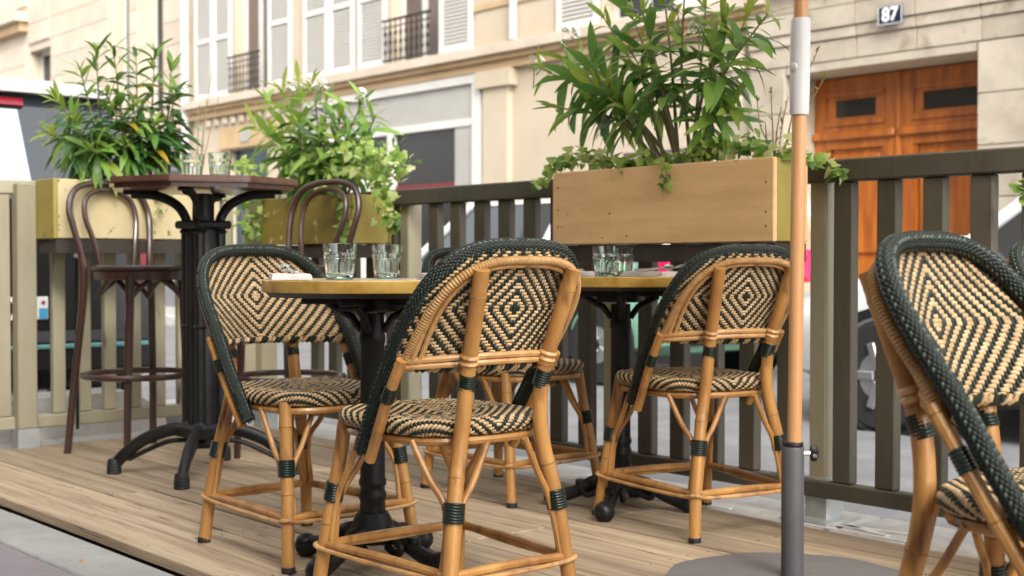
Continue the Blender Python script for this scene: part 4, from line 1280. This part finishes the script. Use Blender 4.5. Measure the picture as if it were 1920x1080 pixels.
def flower_mesh():
    mb = MB()
    for k in range(5):
        a = 2 * math.pi * k / 5
        pts = [(0, .08, 0), (.28, .45, .12), (.42, .8, .16), (.22, 1.05, .05), (-.22, 1.0, .10), (-.36, .72, .18), (-.2, .4, .12)]
        vs = [Vector((x * math.cos(a) - y * math.sin(a), x * math.sin(a) + y * math.cos(a), z)) for x, y, z in pts]
        mb.add(vs, [(0, 1, 6), (1, 2, 5, 6), (2, 3, 4, 5)], PETAL)
    mb.lathe([(.02, -.5), (.10, -.1), (.12, .05), (.02, .07)], OLE_Y, 6)
    return mb.mesh('flower')
FLOW = flower_mesh()
def oleander(name, label, base, stems, leaf_len, rng, budget=290, start=.32, flowers=(), wild=1.0):
    t = thing(name, label, 'plant', base, 0, 'oleander shrubs in the flower boxes')
    r = random.Random(rng)
    base = Vector(base)
    curves = []
    for (b, tip, bow) in stems:
        b = Vector(b) - base; tip = Vector(tip) - base
        mid = b.lerp(tip, .5) + Vector((0, 0, bow)) + Vector((r.uniform(-.02, .02), r.uniform(-.02, .02), 0))
        c = crom([b, b.lerp(mid, .55) + Vector((0, 0, bow * .3)), mid, tip], 8)
        curves.append(c)
        n = len(c)
        part('stem', MB().tube(c, [.0078 - .0052 * i / (n - 1) for i in range(n)], BARK, 6), t)
    per = budget / max(1, len(curves)); extra = MB(); cnt = 0; order = []
    for c in curves:
        L = sum((b - a).length for a, b in zip(c, c[1:]))
        whorls = max(3, int(per / 3))
        ph = r.uniform(0, 6)
        for w in range(whorls):
            f = start + (1 - start) * ((w + .6) / whorls) ** .85
            k = min(len(c) - 2, int(f * (len(c) - 1))); q = f * (len(c) - 1) - k
            p = c[k].lerp(c[k + 1], min(1, q)); tg = (c[min(k + 1, len(c) - 1)] - c[k]).normalized()
            ph += 1.05 + r.uniform(-.3, .3)
            for j in range(3):
                a = ph + j * 2.094 + r.uniform(-.4, .4)
                u = tg.orthogonal().normalized(); v = tg.cross(u)
                rad = u * math.cos(a) + v * math.sin(a)
                young = f > .86
                lift = .35 + .95 * f ** 2 + r.uniform(-.25, .3) if not young else r.uniform(1.0, 2.2)
                d = rad + tg * lift + Vector((0, 0, -1.15 * (1 - f) - .05 + r.uniform(-.25, .15) * wild))
                ln = leaf_len * r.uniform(.75, 1.15) * (1 if not young else r.uniform(.5, .8))
                key = 'y' if (young and r.random() < .75) or r.random() < .08 else ('g' if r.random() < .012 else 'd')
                ms = LEAF[key]
                m = ms[r.choice((0, 1, 1, 2) if young else (1, 2, 2, 3))]
                nn = tg * .9 + Vector((r.uniform(-.3, .3), r.uniform(-.3, .3), .55))
                order.append((m, p, d, nn, ln, r.uniform(.78, 1.2)))
    view = Vector((0, 0, CAM_Z)) - base
    order.sort(key=lambda q: (q[1] - view).length)
    for i, (m, p, d, nn, ln, w) in enumerate(order):
        if i < 300: place(m, t, p, d, nn, ln, 'leaf', w)
        else:
            d = d.normalized(); nn = (nn - d * nn.dot(d)).normalized(); x = d.cross(nn)
            M = Matrix((x * ln * w, d * ln, nn * ln)).transposed()
            extra.add([M @ v.co + p for v in m.vertices], [tuple(f.vertices) for f in m.polygons], m.materials[0])
    if extra.v: tag(part('inner_leaves', extra, t, True, 180), kind='stuff')
    for fp in flowers:
        fp = Vector(fp) - base
        for k in range(r.randint(4, 7)):
            q = fp + Vector((r.gauss(0, .018), r.gauss(0, .018), r.gauss(0, .014)))
            o = link('flower', FLOW, t, q, (r.uniform(-.9, .9), r.uniform(-.9, .9), r.uniform(0, 6)), r.uniform(.012, .019))
        part('flower_stalk', MB().tube([fp + Vector((0, 0, -.09)), fp + Vector((.004, 0, -.03)), fp], .0022, OLE_Y, 5), t)
    return t
rr = random.Random(3)
# central oleander: stems fan out of the tan flower box
bc = Vector((-2.93, 3.265, 1.07))
tips = [(1012, 128, 3.22), (1032, 200, 3.20), (1060, 110, 3.28), (1090, 100, 3.34), (1130, 30, 3.22), (1165, -20, 3.35), (1205, 20, 3.18), (1240, -60, 3.30), (1285, -40, 3.20), (1325, -10, 3.36), (1365, 25, 3.26), (1410, 10, 3.34), (1440, 25, 3.22), (1370, 205, 3.22), (1110, 165, 3.16), (1335, 90, 3.14), (1180, 90, 3.30)]
st = []
for i, (px, py, Y) in enumerate(tips):
    tip = atY(px, py, Y); k = (px - 1240) / 220
    st.append((bc + Vector((k * .07 + rr.uniform(-.02, .02), rr.uniform(-.03, .03), 0)), tip, .03 + .05 * abs(k)))
oleander('oleander', 'tall leafy oleander with bare lower stems in the tan flower box', bc, st, .16, 5, 390, .48,
         [atY(1062, 72, 3.27), atY(1080, 62, 3.30), atY(1000, 120, 3.22), atY(1270, 15, 3.2), atY(1310, 50, 3.16)])
# left oleander in the cream box (plane X ~ -5.5)
bl = Vector((-5.52, 2.55, 1.10))
tips = [(105, 185, -5.55), (150, 130, -5.5), (180, 95, -5.58), (212, 88, -5.5), (255, 105, -5.45), (290, 95, -5.55), (322, 120, -5.5), (330, 170, -5.42), (318, 250, -5.45), (95, 250, -5.46), (135, 215, -5.40), (200, 175, -5.42), (250, 190, -5.40), (170, 280, -5.38), (230, 270, -5.40), (290, 230, -5.4)]
st = []
for (px, py, X) in tips:
    tip = atX(px, py, X); k = (px - 215) / 110
    st.append((bl + Vector((rr.uniform(-.03, .03), k * .16 + rr.uniform(-.03, .03), 0)), tip, .03 + .03 * abs(k)))
oleander('oleander', 'bushy dark green oleander in the cream flower box at the far left', bl, st, .155, 8, 560, .30, [atX(265, 250, -5.40)])
# corner oleander
bk = Vector((-5.10, 3.27, 1.05))
tips = [(500, 185, 3.30), (530, 165, 3.22), (560, 150, 3.32), (585, 150, 3.25), (612, 175, 3.30), (640, 215, 3.2), (680, 190, 3.26), (705, 215, 3.22), (478, 235, 3.24), (515, 250, 3.18), (560, 230, 3.17), (600, 255, 3.16), (655, 260, 3.2)]
st = []
for (px, py, Y) in tips:
    tip = atY(px, py, Y); k = (px - 580) / 120
    st.append((bk + Vector((k * .12 + rr.uniform(-.03, .03), rr.uniform(-.04, .04), 0)), tip, .03 + .02 * abs(k)))
oleander('oleander', 'flowering oleander above trailing ivy in the corner flower box', bk, st, .16, 12, 420, .2,
         [atY(600, 160, 3.22), atY(612, 165, 3.24), atY(680, 180, 3.22), atY(672, 185, 3.25), atY(545, 165, 3.2)])

# ------------------------------------------------------------------ ivy
def ivy_mesh(m):
    pts = [(0, 0), (.30, -.12), (.52, .22), (.34, .40), (.30, .62), (0, 1.0), (-.30, .62), (-.34, .40), (-.52, .22), (-.30, -.12)]
    mb = MB()
    vs = [Vector((0, .35, .05))] + [Vector((x, y, -.12 * abs(x) - .10 * y * y)) for x, y in pts]
    mb.add(vs, [(0, i + 1, (i + 1) % 10 + 1) for i in range(10)], m)
    return mb.mesh('leaf', True, 180)
IVM = [ivy_mesh(IVY), ivy_mesh(IVY_D)]
def ivy(name, label, base, runs, size, seed, dens=1.0, dark=.3):
    """runs: list of point lists the runners follow with a spread"""
    t = thing(name, label, 'plant', base, 0, 'ivy trailing from the flower boxes')
    base = Vector(base); r = random.Random(seed)
    for pts, spread, n in runs:
        c = crom([Vector(p) - base for p in pts], 8)
        part('runner', MB().tube(c, .0022, BARK, 5), t)
        for k in range(int(n * dens)):
            f = r.random() * (len(c) - 1); i = min(len(c) - 2, int(f))
            p = c[i].lerp(c[i + 1], f - i)
            q = p + Vector((r.gauss(0, spread), r.gauss(0, spread), r.gauss(0, spread * .8)))
            d = Vector((r.uniform(-1, 1), r.uniform(-1, .6), r.uniform(-1.1, .5)))
            nn = Vector((r.uniform(-.2, 1), r.uniform(-1, .2), r.uniform(.2, 1)))
            place(IVM[1 if r.random() < dark else 0], t, q, d, nn, size * r.uniform(.6, 1.25))
    return t
ivy('ivy', 'pale variegated ivy spilling over the corner flower box', (-4.75, 3.2, 1.05), [
    ([atY(560, 335, 3.2), atY(640, 300, 3.18), atY(700, 300, 3.16), atY(745, 315, 3.16)], .045, 200),
    ([atY(640, 320, 3.15), atY(700, 330, 3.14), atY(728, 380, 3.13), atY(738, 425, 3.13)], .024, 90),
    ([atY(455, 310, 3.2), atY(480, 340, 3.13), atY(470, 400, 3.12), atY(478, 445, 3.12)], .032, 90),
    ([atY(590, 340, 3.14), atY(640, 370, 3.13), atY(645, 420, 3.12), atY(640, 450, 3.12)], .020, 35),
    ], .036, 4, 1.45, .25)
ivy('ivy', 'low green ivy along the top of the tan flower box', (-2.9, 3.2, 1.09), [
    ([atY(1050, 310, 3.2), atY(1090, 292, 3.22), atY(1140, 300, 3.2), atY(1180, 310, 3.18)], .022, 110),
    ([atY(1180, 306, 3.2), atY(1290, 296, 3.2), atY(1340, 275, 3.2), atY(1400, 272, 3.2), atY(1480, 288, 3.2)], .020, 150),
    ([atY(1240, 300, 3.14), atY(1250, 320, 3.135), atY(1247, 345, 3.135)], .008, 10),
    ([atY(1040, 320, 3.2), atY(1020, 335, 3.3), atY(1000, 342, 3.37)], .012, 20),
    ([atY(1480, 290, 3.2), atY(1525, 300, 3.35), atY(1560, 312, 3.38), atY(1590, 322, 3.38)], .014, 38),
    ], .032, 9, 1.3, .25)
ivy('ivy', 'small ivy sprig over the fence at the right edge', (-1.8, 3.4, .95), [
    ([atY(1945, 330, 3.37), atY(1925, 350, 3.37), atY(1912, 366, 3.37)], .012, 16)], .03, 2, 1.0, .3)
ivy('ivy', 'few ivy leaves hanging over the cream flower box', (-5.43, 2.78, 1.1), [
    ([atX(312, 330, -5.42), atX(310, 365, -5.405), atX(290, 400, -5.40)], .016, 26), ([atX(170, 340, -5.43), atX(200, 345, -5.41)], .012, 12)], .03, 5, 1.0, .8)
def wisp(label, base, targets, seed):
    t = thing('wispy_plant', label, 'plant', base, 0, 'thin twiggy plants in the flower boxes')
    base = Vector(base); r = random.Random(seed)
    for tip in targets:
        tip = Vector(tip) - base
        c = crom([Vector((r.uniform(-.02, .02), r.uniform(-.02, .02), 0)), tip * .45 + Vector((r.uniform(-.02, .02), 0, .02)), tip], 8)
        part('stem', MB().tube(c, [.0034 - .0020 * i / (len(c) - 1) for i in range(len(c))], TWIG, 5), t)
        for k in range(9):
            f = r.uniform(.35, 1.0) * (len(c) - 1); i = min(len(c) - 2, int(f))
            place(LEAF['y'][1], t, c[i].lerp(c[i + 1], f - i), Vector((r.uniform(-1, 1), r.uniform(-1, 1), r.uniform(0, 1.2))), Vector((0, 0, 1)), r.uniform(.015, .032), 'leaf', 1.6)
wisp('thin pinkish twigs rising behind the tall table tumblers', (-5.52, 2.88, 1.1), [atX(385, 215, -5.5), atX(398, 130, -5.5), atX(410, 180, -5.45), atX(372, 200, -5.55)], 1)
wisp('thin twiggy plant at the right end of the tan flower box', (-2.56, 3.27, 1.08), [atY(1420, 190, 3.27), atY(1445, 170, 3.3), atY(1465, 200, 3.24), atY(1478, 180, 3.3), atY(1435, 230, 3.2), atY(1550, 140, 3.3), atY(1535, 90, 3.34)], 2)

# ================================================================== VEHICLES
def wheel(parent, x, y, r, side):
    w = part('wheel', MB().lathe([(r * .62, -.10), (r * .92, -.105), (r, -.07), (r, .07), (r * .92, .105), (r * .62, .10)], TYRE, 32, (0, 0, 0), (0, 1, 0)), parent, loc=(x, y, r))
    rim = MB().lathe([(.03, 0), (r * .2, .012), (r * .62, .0)], ALLOY, 24, (0, side * .095, 0), (0, side, 0))
    for k in range(5):
        a = 2 * math.pi * k / 5
        rim.box((math.cos(a) * r * .36, side * .108, math.sin(a) * r * .36), (r * .5, .02, .05), ALLOY, Matrix.Rotation(-a, 3, 'Y'), .006)
    part('rim', rim, w)
    part('wheel_arch', MB().lathe([(r * 1.05, 0), (r * 1.22, .0), (r * 1.22, .018), (r * 1.05, .018)], BLACKP, 32, (x, y + side * (.085), r), (0, side, 0), False), parent)
def car_body(parent, L, W, stations, paint):
    """stations: (x, halfwidth, zbottom, ztop), rear to front"""
    rings = []
    for x, hw, zb, zt in stations:
        h = zt - zb
        half = [(0, zb), (hw * .80, zb), (hw * .96, zb + .10 * h), (hw, zb + .35 * h), (hw, zb + .68 * h), (hw * .965, zb + .90 * h), (hw * .86, zt), (0, zt + .012)]
        ring = [(x, y, z) for y, z in half] + [(x, -y, z) for y, z in reversed(half[1:-1])]
        rings.append(ring)
    return part('body', MB().loft(rings, paint), parent, True, 40)
def hatch(label, loc, rz, paint, L, W, belt, roof, hood, lamps, glass=CARGLASS, name='parked_car', cat='car', roofpaint=None):
    t = thing(name, label, cat, loc, rz, 'vehicles parked in the street')
    h = W / 2; a = -L / 2; b = L / 2
    car_body(t, L, W, [(a, h * .82, .36, belt * .86), (a + .08, h * .93, .27, belt * .96), (a + .45, h, .22, belt), (a + 1.2, h, .20, belt), (b - 1.5, h, .20, belt), (b - 1.1, h, .20, belt - .01), (b - .55, h * .97, .22, hood), (b - .15, h * .90, .26, hood * .90), (b, h * .74, .34, hood * .72)], paint)
    x0, x1, xr0, xr1 = a + .10, b - 1.05, a + .35, b - 1.75
    def ring(x, hw, z): return [(x, -hw, z), (x, hw, z)]
    bt = [(x0, -h * .86), (x1, -h * .86), (x1, h * .86), (x0, h * .86)]
    rt_ = [(xr0, -h * .70), (xr1, -h * .70), (xr1, h * .70), (xr0, h * .70)]
    gl = MB(); gl.loft([[(x, y, belt - .01) for x, y in bt], [(x, y, roof - .03) for x, y in rt_]], glass)
    part('windows', gl, t, False)
    rf = MB()
    rf.loft([[(xr0 - .02, -h * .72, roof - .035), (xr1 + .02, -h * .72, roof - .035), (xr1 + .02, h * .72, roof - .035), (xr0 - .02, h * .72, roof - .035)],
             [(xr0 + .1, -h * .60, roof), (xr1 - .1, -h * .60, roof), (xr1 - .1, h * .60, roof), (xr0 + .1, h * .60, roof)]], roofpaint or paint)
    part('roof', rf, t, False)
    for s in (-1, 1):
        for (p, q) in (((x0, s * h * .865, belt - .02), (xr0, s * h * .705, roof - .03)), ((x1, s * h * .865, belt - .02), (xr1, s * h * .705, roof - .03)), (((x0 + x1) / 2 - .1, s * h * .868, belt - .02), ((xr0 + xr1) / 2 - .1, s * h * .708, roof - .03))):
            part('pillar', MB().tube([p, q], .038, roofpaint or paint, 8), t)
        for xw in (a + .72, b - .80): wheel(t, xw, s * (h - .085), .31, s)
        part('headlight', MB().lathe([(.001, .05), (.09, .04), (.13, 0), (.10, -.06)], lamps[0], 16, (b - .20, s * h * .70, hood * .78), (1, s * .35, .25)), t)
        part('tail_light', MB().box((a + .16, s * h * .90, belt * .97), (.36, .19, .26), lamps[1], None, .04), t)
        part('door_mirror', MB().box((x1 - .25, s * (h + .07), belt + .08), (.12, .20, .14), paint, None, .04), t)
        part('door_seam', MB().span((x1 - .45, s * (h + .001) - .003, .36), (x1 - .43, s * (h + .001) + .003, belt - .1), BLACKP), t, False)
    for s in (-1, 1): part('sill', MB().box(((a + b) / 2, s * (h - .006), .30), (L - 1.9, .05, .22), BLACKP, None, .02), t, False)
    part('bumper', MB().box((b - .06, 0, .36), (.16, W * .80, .16), BLACKP, None, .04), t, False)
    part('bumper', MB().box((a + .05, 0, .40), (.16, W * .84, .16), BLACKP, None, .04), t, False)
    return t
LAMP = mat('headlamp', (.55, .58, .62), .08, metal=.6, coat=1)
hatch('small white car with black sills parked across the street, glimpsed through the fence at right', (-3.15, 7.15, ROADZ), math.pi, CARWHITE, 3.7, 1.68, .92, 1.46, .84, (LAMP, REDLAMP), roofpaint=CARWHITE)
hatch('mint green car with pale roof seen through the middle of the street fence', (-8.62, 7.95, ROADZ), math.pi, CARMINT, 4.3, 1.75, .93, 1.45, .86, (LAMP, PINKLAMP), roofpaint=CARWHITE)

# black people carrier whose rear faces the terrace at the left
vr = thing('parked_van', 'black van with sky-reflecting rear window behind the end fence at left', 'van', (-6.62, 2.36, ROADZ), 0, 'vehicles parked in the street')
Lv, Wv = 4.4, 1.78
car_body(vr, Lv, Wv, [(-Lv, .62, .42, .75), (-Lv + .2, .78, .32, .86), (-Lv + .9, .87, .25, 1.0), (-1.2, .89, .24, 1.26), (-.3, .89, .26, 1.27), (-.08, .87, .30, 1.26), (0, .84, .36, 1.22)], CARBLACK)
gl = MB(); gl.loft([[(-3.1, -.80, 1.0), (-.02, -.83, 1.25), (-.02, .83, 1.25), (-3.1, .80, 1.0)], [(-2.5, -.68, 1.80), (-.30, -.70, 1.82), (-.30, .70, 1.82), (-2.5, .68, 1.80)]], CARGLASS)
part('windows', gl, vr, False)
part('roof', MB().loft([[(-2.55, -.70, 1.795), (-.22, -.72, 1.81), (-.22, .72, 1.81), (-2.55, .70, 1.795)], [(-2.4, -.60, 1.86), (-.20, -.62, 1.875), (-.20, .62, 1.875), (-2.4, .60, 1.86)]], CARWHITE), vr, False)
tilt = math.atan2(.28, .57)
def rear_panel(y0, y1, z0, z1, proud, m, name, parent):
    f = lambda z: -.02 - .28 * (z - 1.25) / .57
    n = Vector((.57, 0, .28)).normalized()
    pts = [Vector((f(z0), y0, z0)), Vector((f(z0), y1, z0)), Vector((f(z1), y1, z1)), Vector((f(z1), y0, z1))]
    mb = MB(); mb.loft([[p + n * .001 for p in pts], [p + n * proud for p in pts]], m)
    return part(name, mb, parent, False)
rear_panel(-.66, .205, 1.30, 1.715, .012, CARMIRR, 'rear_window', vr)
rear_panel(.34, .64, 1.30, 1.715, .012, CARGLASS, 'rear_window', vr)
rear_panel(-.55, .24, 1.735, 1.775, .02, REDLAMP, 'brake_light', vr)
for s in (-1, 1):
    part('tail_light', MB().box((-.02, s * .78, 1.02), (.10, .16, .42), REDLAMP, None, .03), vr, False)
    for xw in (-.85, -3.5): wheel(vr, xw, s * .80, .33, s)
part('bumper', MB().box((.03, 0, .47), (.14, 1.70, .24), BLACKP, None, .05), vr, False)
part('bumper_strip', MB().box((.105, .05, .515), (.012, 1.5, .022), CHROME_REFL, None, .004), vr, False)
pl = part('number_plate', MB().box((.012, .0, .705), (.012, .52, .115), PLATEW, None, .003), vr, False)
link('digit', text_mesh('0', .115, BLACKP, .0008, .001), pl, (.0195, .055, .702), (R(90), 0, R(90)))
part('blue_band', MB().span((.0185, .212, .652), (.0197, .256, .705), PLATEB), pl, False)
stv = []
for k in range(10):
    a = math.pi / 2 + k * math.pi / 5; r = .016 if k % 2 == 0 else .0075
    stv.append(Vector((.0195, .234 + r * math.cos(a), .732 + r * math.sin(a))))
mb = MB(); mb.add(stv + [Vector((.0197, .234, .732))], [(k, (k + 1) % 10, 10) for k in range(10)], REDLAMP)
part('red_star', mb, pl, False)
# pale kerb stone under the van
bl_ = thing('parking_stop', 'pale rounded concrete parking stop under the van behind the end fence', 'parking stop', (-6.15, 2.62, ROADZ))
part('block', MB().loft([[(-.16, -.60, 0), (.16, -.60, 0), (.14, -.56, .16), (-.14, -.56, .16)], [(-.17, -.5, 0), (.17, -.5, 0), (.13, -.48, .31), (-.13, -.48, .31)], [(-.17, .18, 0), (.17, .18, 0), (.13, .16, .32), (-.13, .16, .32)], [(-.15, .38, 0), (.15, .38, 0), (.12, .34, .22), (-.12, .34, .22)]], KERB), bl_, True, 30)

# ================================================================== PERSON (far pavement, mostly behind the flower box)
pr0 = Vector((-7.36, 9.55, -.02))
pe = thing('person', 'person in teal trousers standing across the street behind the rear chair', 'person', pr0, R(70))
def skin_body(name, verts, edges, radii, m, parent, root=0, sub=2):
    me = bpy.data.meshes.new(name); me.from_pydata(verts, edges, []); me.materials.append(m)
    o = link(name, me, parent)
    sk = o.modifiers.new('skin', 'SKIN'); sk.use_smooth_shade = True
    for i, r in enumerate(radii):
        v = me.skin_vertices[0].data[i]; v.radius = r if hasattr(r, '__len__') else (r, r); v.use_root = (i == root)
    sb = o.modifiers.new('sub', 'SUBSURF'); sb.levels = sub; sb.render_levels = sub
    return o
V = [(0, 0, .90), (0, 0, 1.08), (0, 0, 1.30), (0, 0, 1.42), (0, 0, 1.50), (0, .01, 1.56), (0, .015, 1.65),
     (.09, 0, .86), (.10, .02, .48), (.10, -.02, .07), (.11, .10, .035), (-.09, 0, .86), (-.12, -.02, .48), (-.13, -.06, .07), (-.14, .06, .035),
     (.18, 0, 1.38), (.23, -.02, 1.12), (.24, .06, .90), (.24, .09, .82), (-.18, 0, 1.38), (-.23, -.02, 1.12), (-.24, .06, .90), (-.24, .09, .82)]
Ed = [(0, 1), (1, 2), (2, 3), (3, 4), (4, 5), (5, 6), (0, 7), (7, 8), (8, 9), (9, 10), (0, 11), (11, 12), (12, 13), (13, 14), (3, 15), (15, 16), (16, 17), (17, 18), (3, 19), (19, 20), (20, 21), (21, 22)]
Rd = [(.15, .11), (.14, .10), (.15, .10), (.12, .08), .05, .06, (.075, .09), .08, .055, .038, .035, .08, .055, .038, .035, .055, .042, .032, .03, .055, .042, .032, .03]
skin_body('body', V, Ed, Rd, SKIN, pe)
skin_body('trousers', [(0, 0, .98), (0, 0, .90), (.095, 0, .84), (.105, .02, .48), (.105, -.02, .16), (-.095, 0, .84), (-.122, -.02, .48), (-.132, -.055, .16)], [(0, 1), (1, 2), (2, 3), (3, 4), (1, 5), (5, 6), (6, 7)], [(.17, .13), (.17, .13), .105, .085, .078, .105, .085, .078], TROUSER, pe)
skin_body('shirt', [(0, 0, .96), (0, 0, 1.12), (0, 0, 1.32), (0, 0, 1.42), (.18, 0, 1.38), (.225, -.015, 1.16), (-.18, 0, 1.38), (-.225, -.015, 1.16)], [(0, 1), (1, 2), (2, 3), (3, 4), (4, 5), (3, 6), (6, 7)], [(.18, .135), (.165, .12), (.17, .12), (.13, .09), .072, .058, .072, .058], SHIRT, pe, 1)
skin_body('hair', [(0, -.005, 1.70), (0, -.03, 1.62), (0, -.045, 1.54)], [(0, 1), (1, 2)], [(.085, .095), (.09, .08), (.06, .04)], HAIR, pe)

# ================================================================== SMALL THINGS ON THE PAVEMENT
lm = lance_leaf('dry_leaf', DRYLEAF, .2, .9, .12, 1.2)
for px, py, L, lab in ((157, 1050, .028, 'small dry orange leaf on the pavement near the deck edge'), (70, 1052, .016, 'tiny dry leaf scrap on the pavement left of the orange leaf')):
    g = atZ(px, py, -.026)
    o = link('dry_leaf', lm, None, g, (R(8), R(10), R(60 + px)), L); tag(o, lab, 'leaf', 'dry leaves on the pavement')

# ================================================================== UNSEEN CAFE AND AWNING, ADDED TO SHAPE THE TERRACE LIGHT
cf = thing('unseen_cafe', 'unseen cafe front behind the viewer, added to shape the terrace light', 'building', (0, 0, 0))
ch = []
for k in range(7): ch.append((-11.4 + k * 3.2, -9.2 + k * 3.2, 0, 2.9))
wm = MB()
part('wall', MB().span((-22, -3.4, -.3), (12, -2.8, 3.2), CAFE).span((-22, -9, 3.2), (12, -2.8, 8.6), PLASTER), cf, False)
part('added_awning', MB().loft([[(-12, -2.79, 3.15), (8, -2.79, 3.15), (8, -2.79, 3.10), (-12, -2.79, 3.10)], [(-12, -.9, 2.60), (8, -.9, 2.60), (8, -.9, 2.55), (-12, -.9, 2.55)]], AWN), cf, False)  # out of view; reach and tone set for light on the fence
for (a, b, z0, z1) in ch:
    w = part('window', MB().span((a, -2.79, .1), (b, -2.76, 2.9), SHUT), cf, False)
    part('pane', MB().span((a + .08, -2.758, .2), (b - .08, -2.75, 2.8), WGLASS), w, False)
    for zz in (4.2,):
        w = part('window', MB().span((a + .4, -2.79, zz), (b - .4, -2.76, zz + 2.2), SHUT), cf, False)
        part('pane', MB().span((a + .48, -2.758, zz + .08), (b - .48, -2.75, zz + 2.12), WGLASS), w, False)
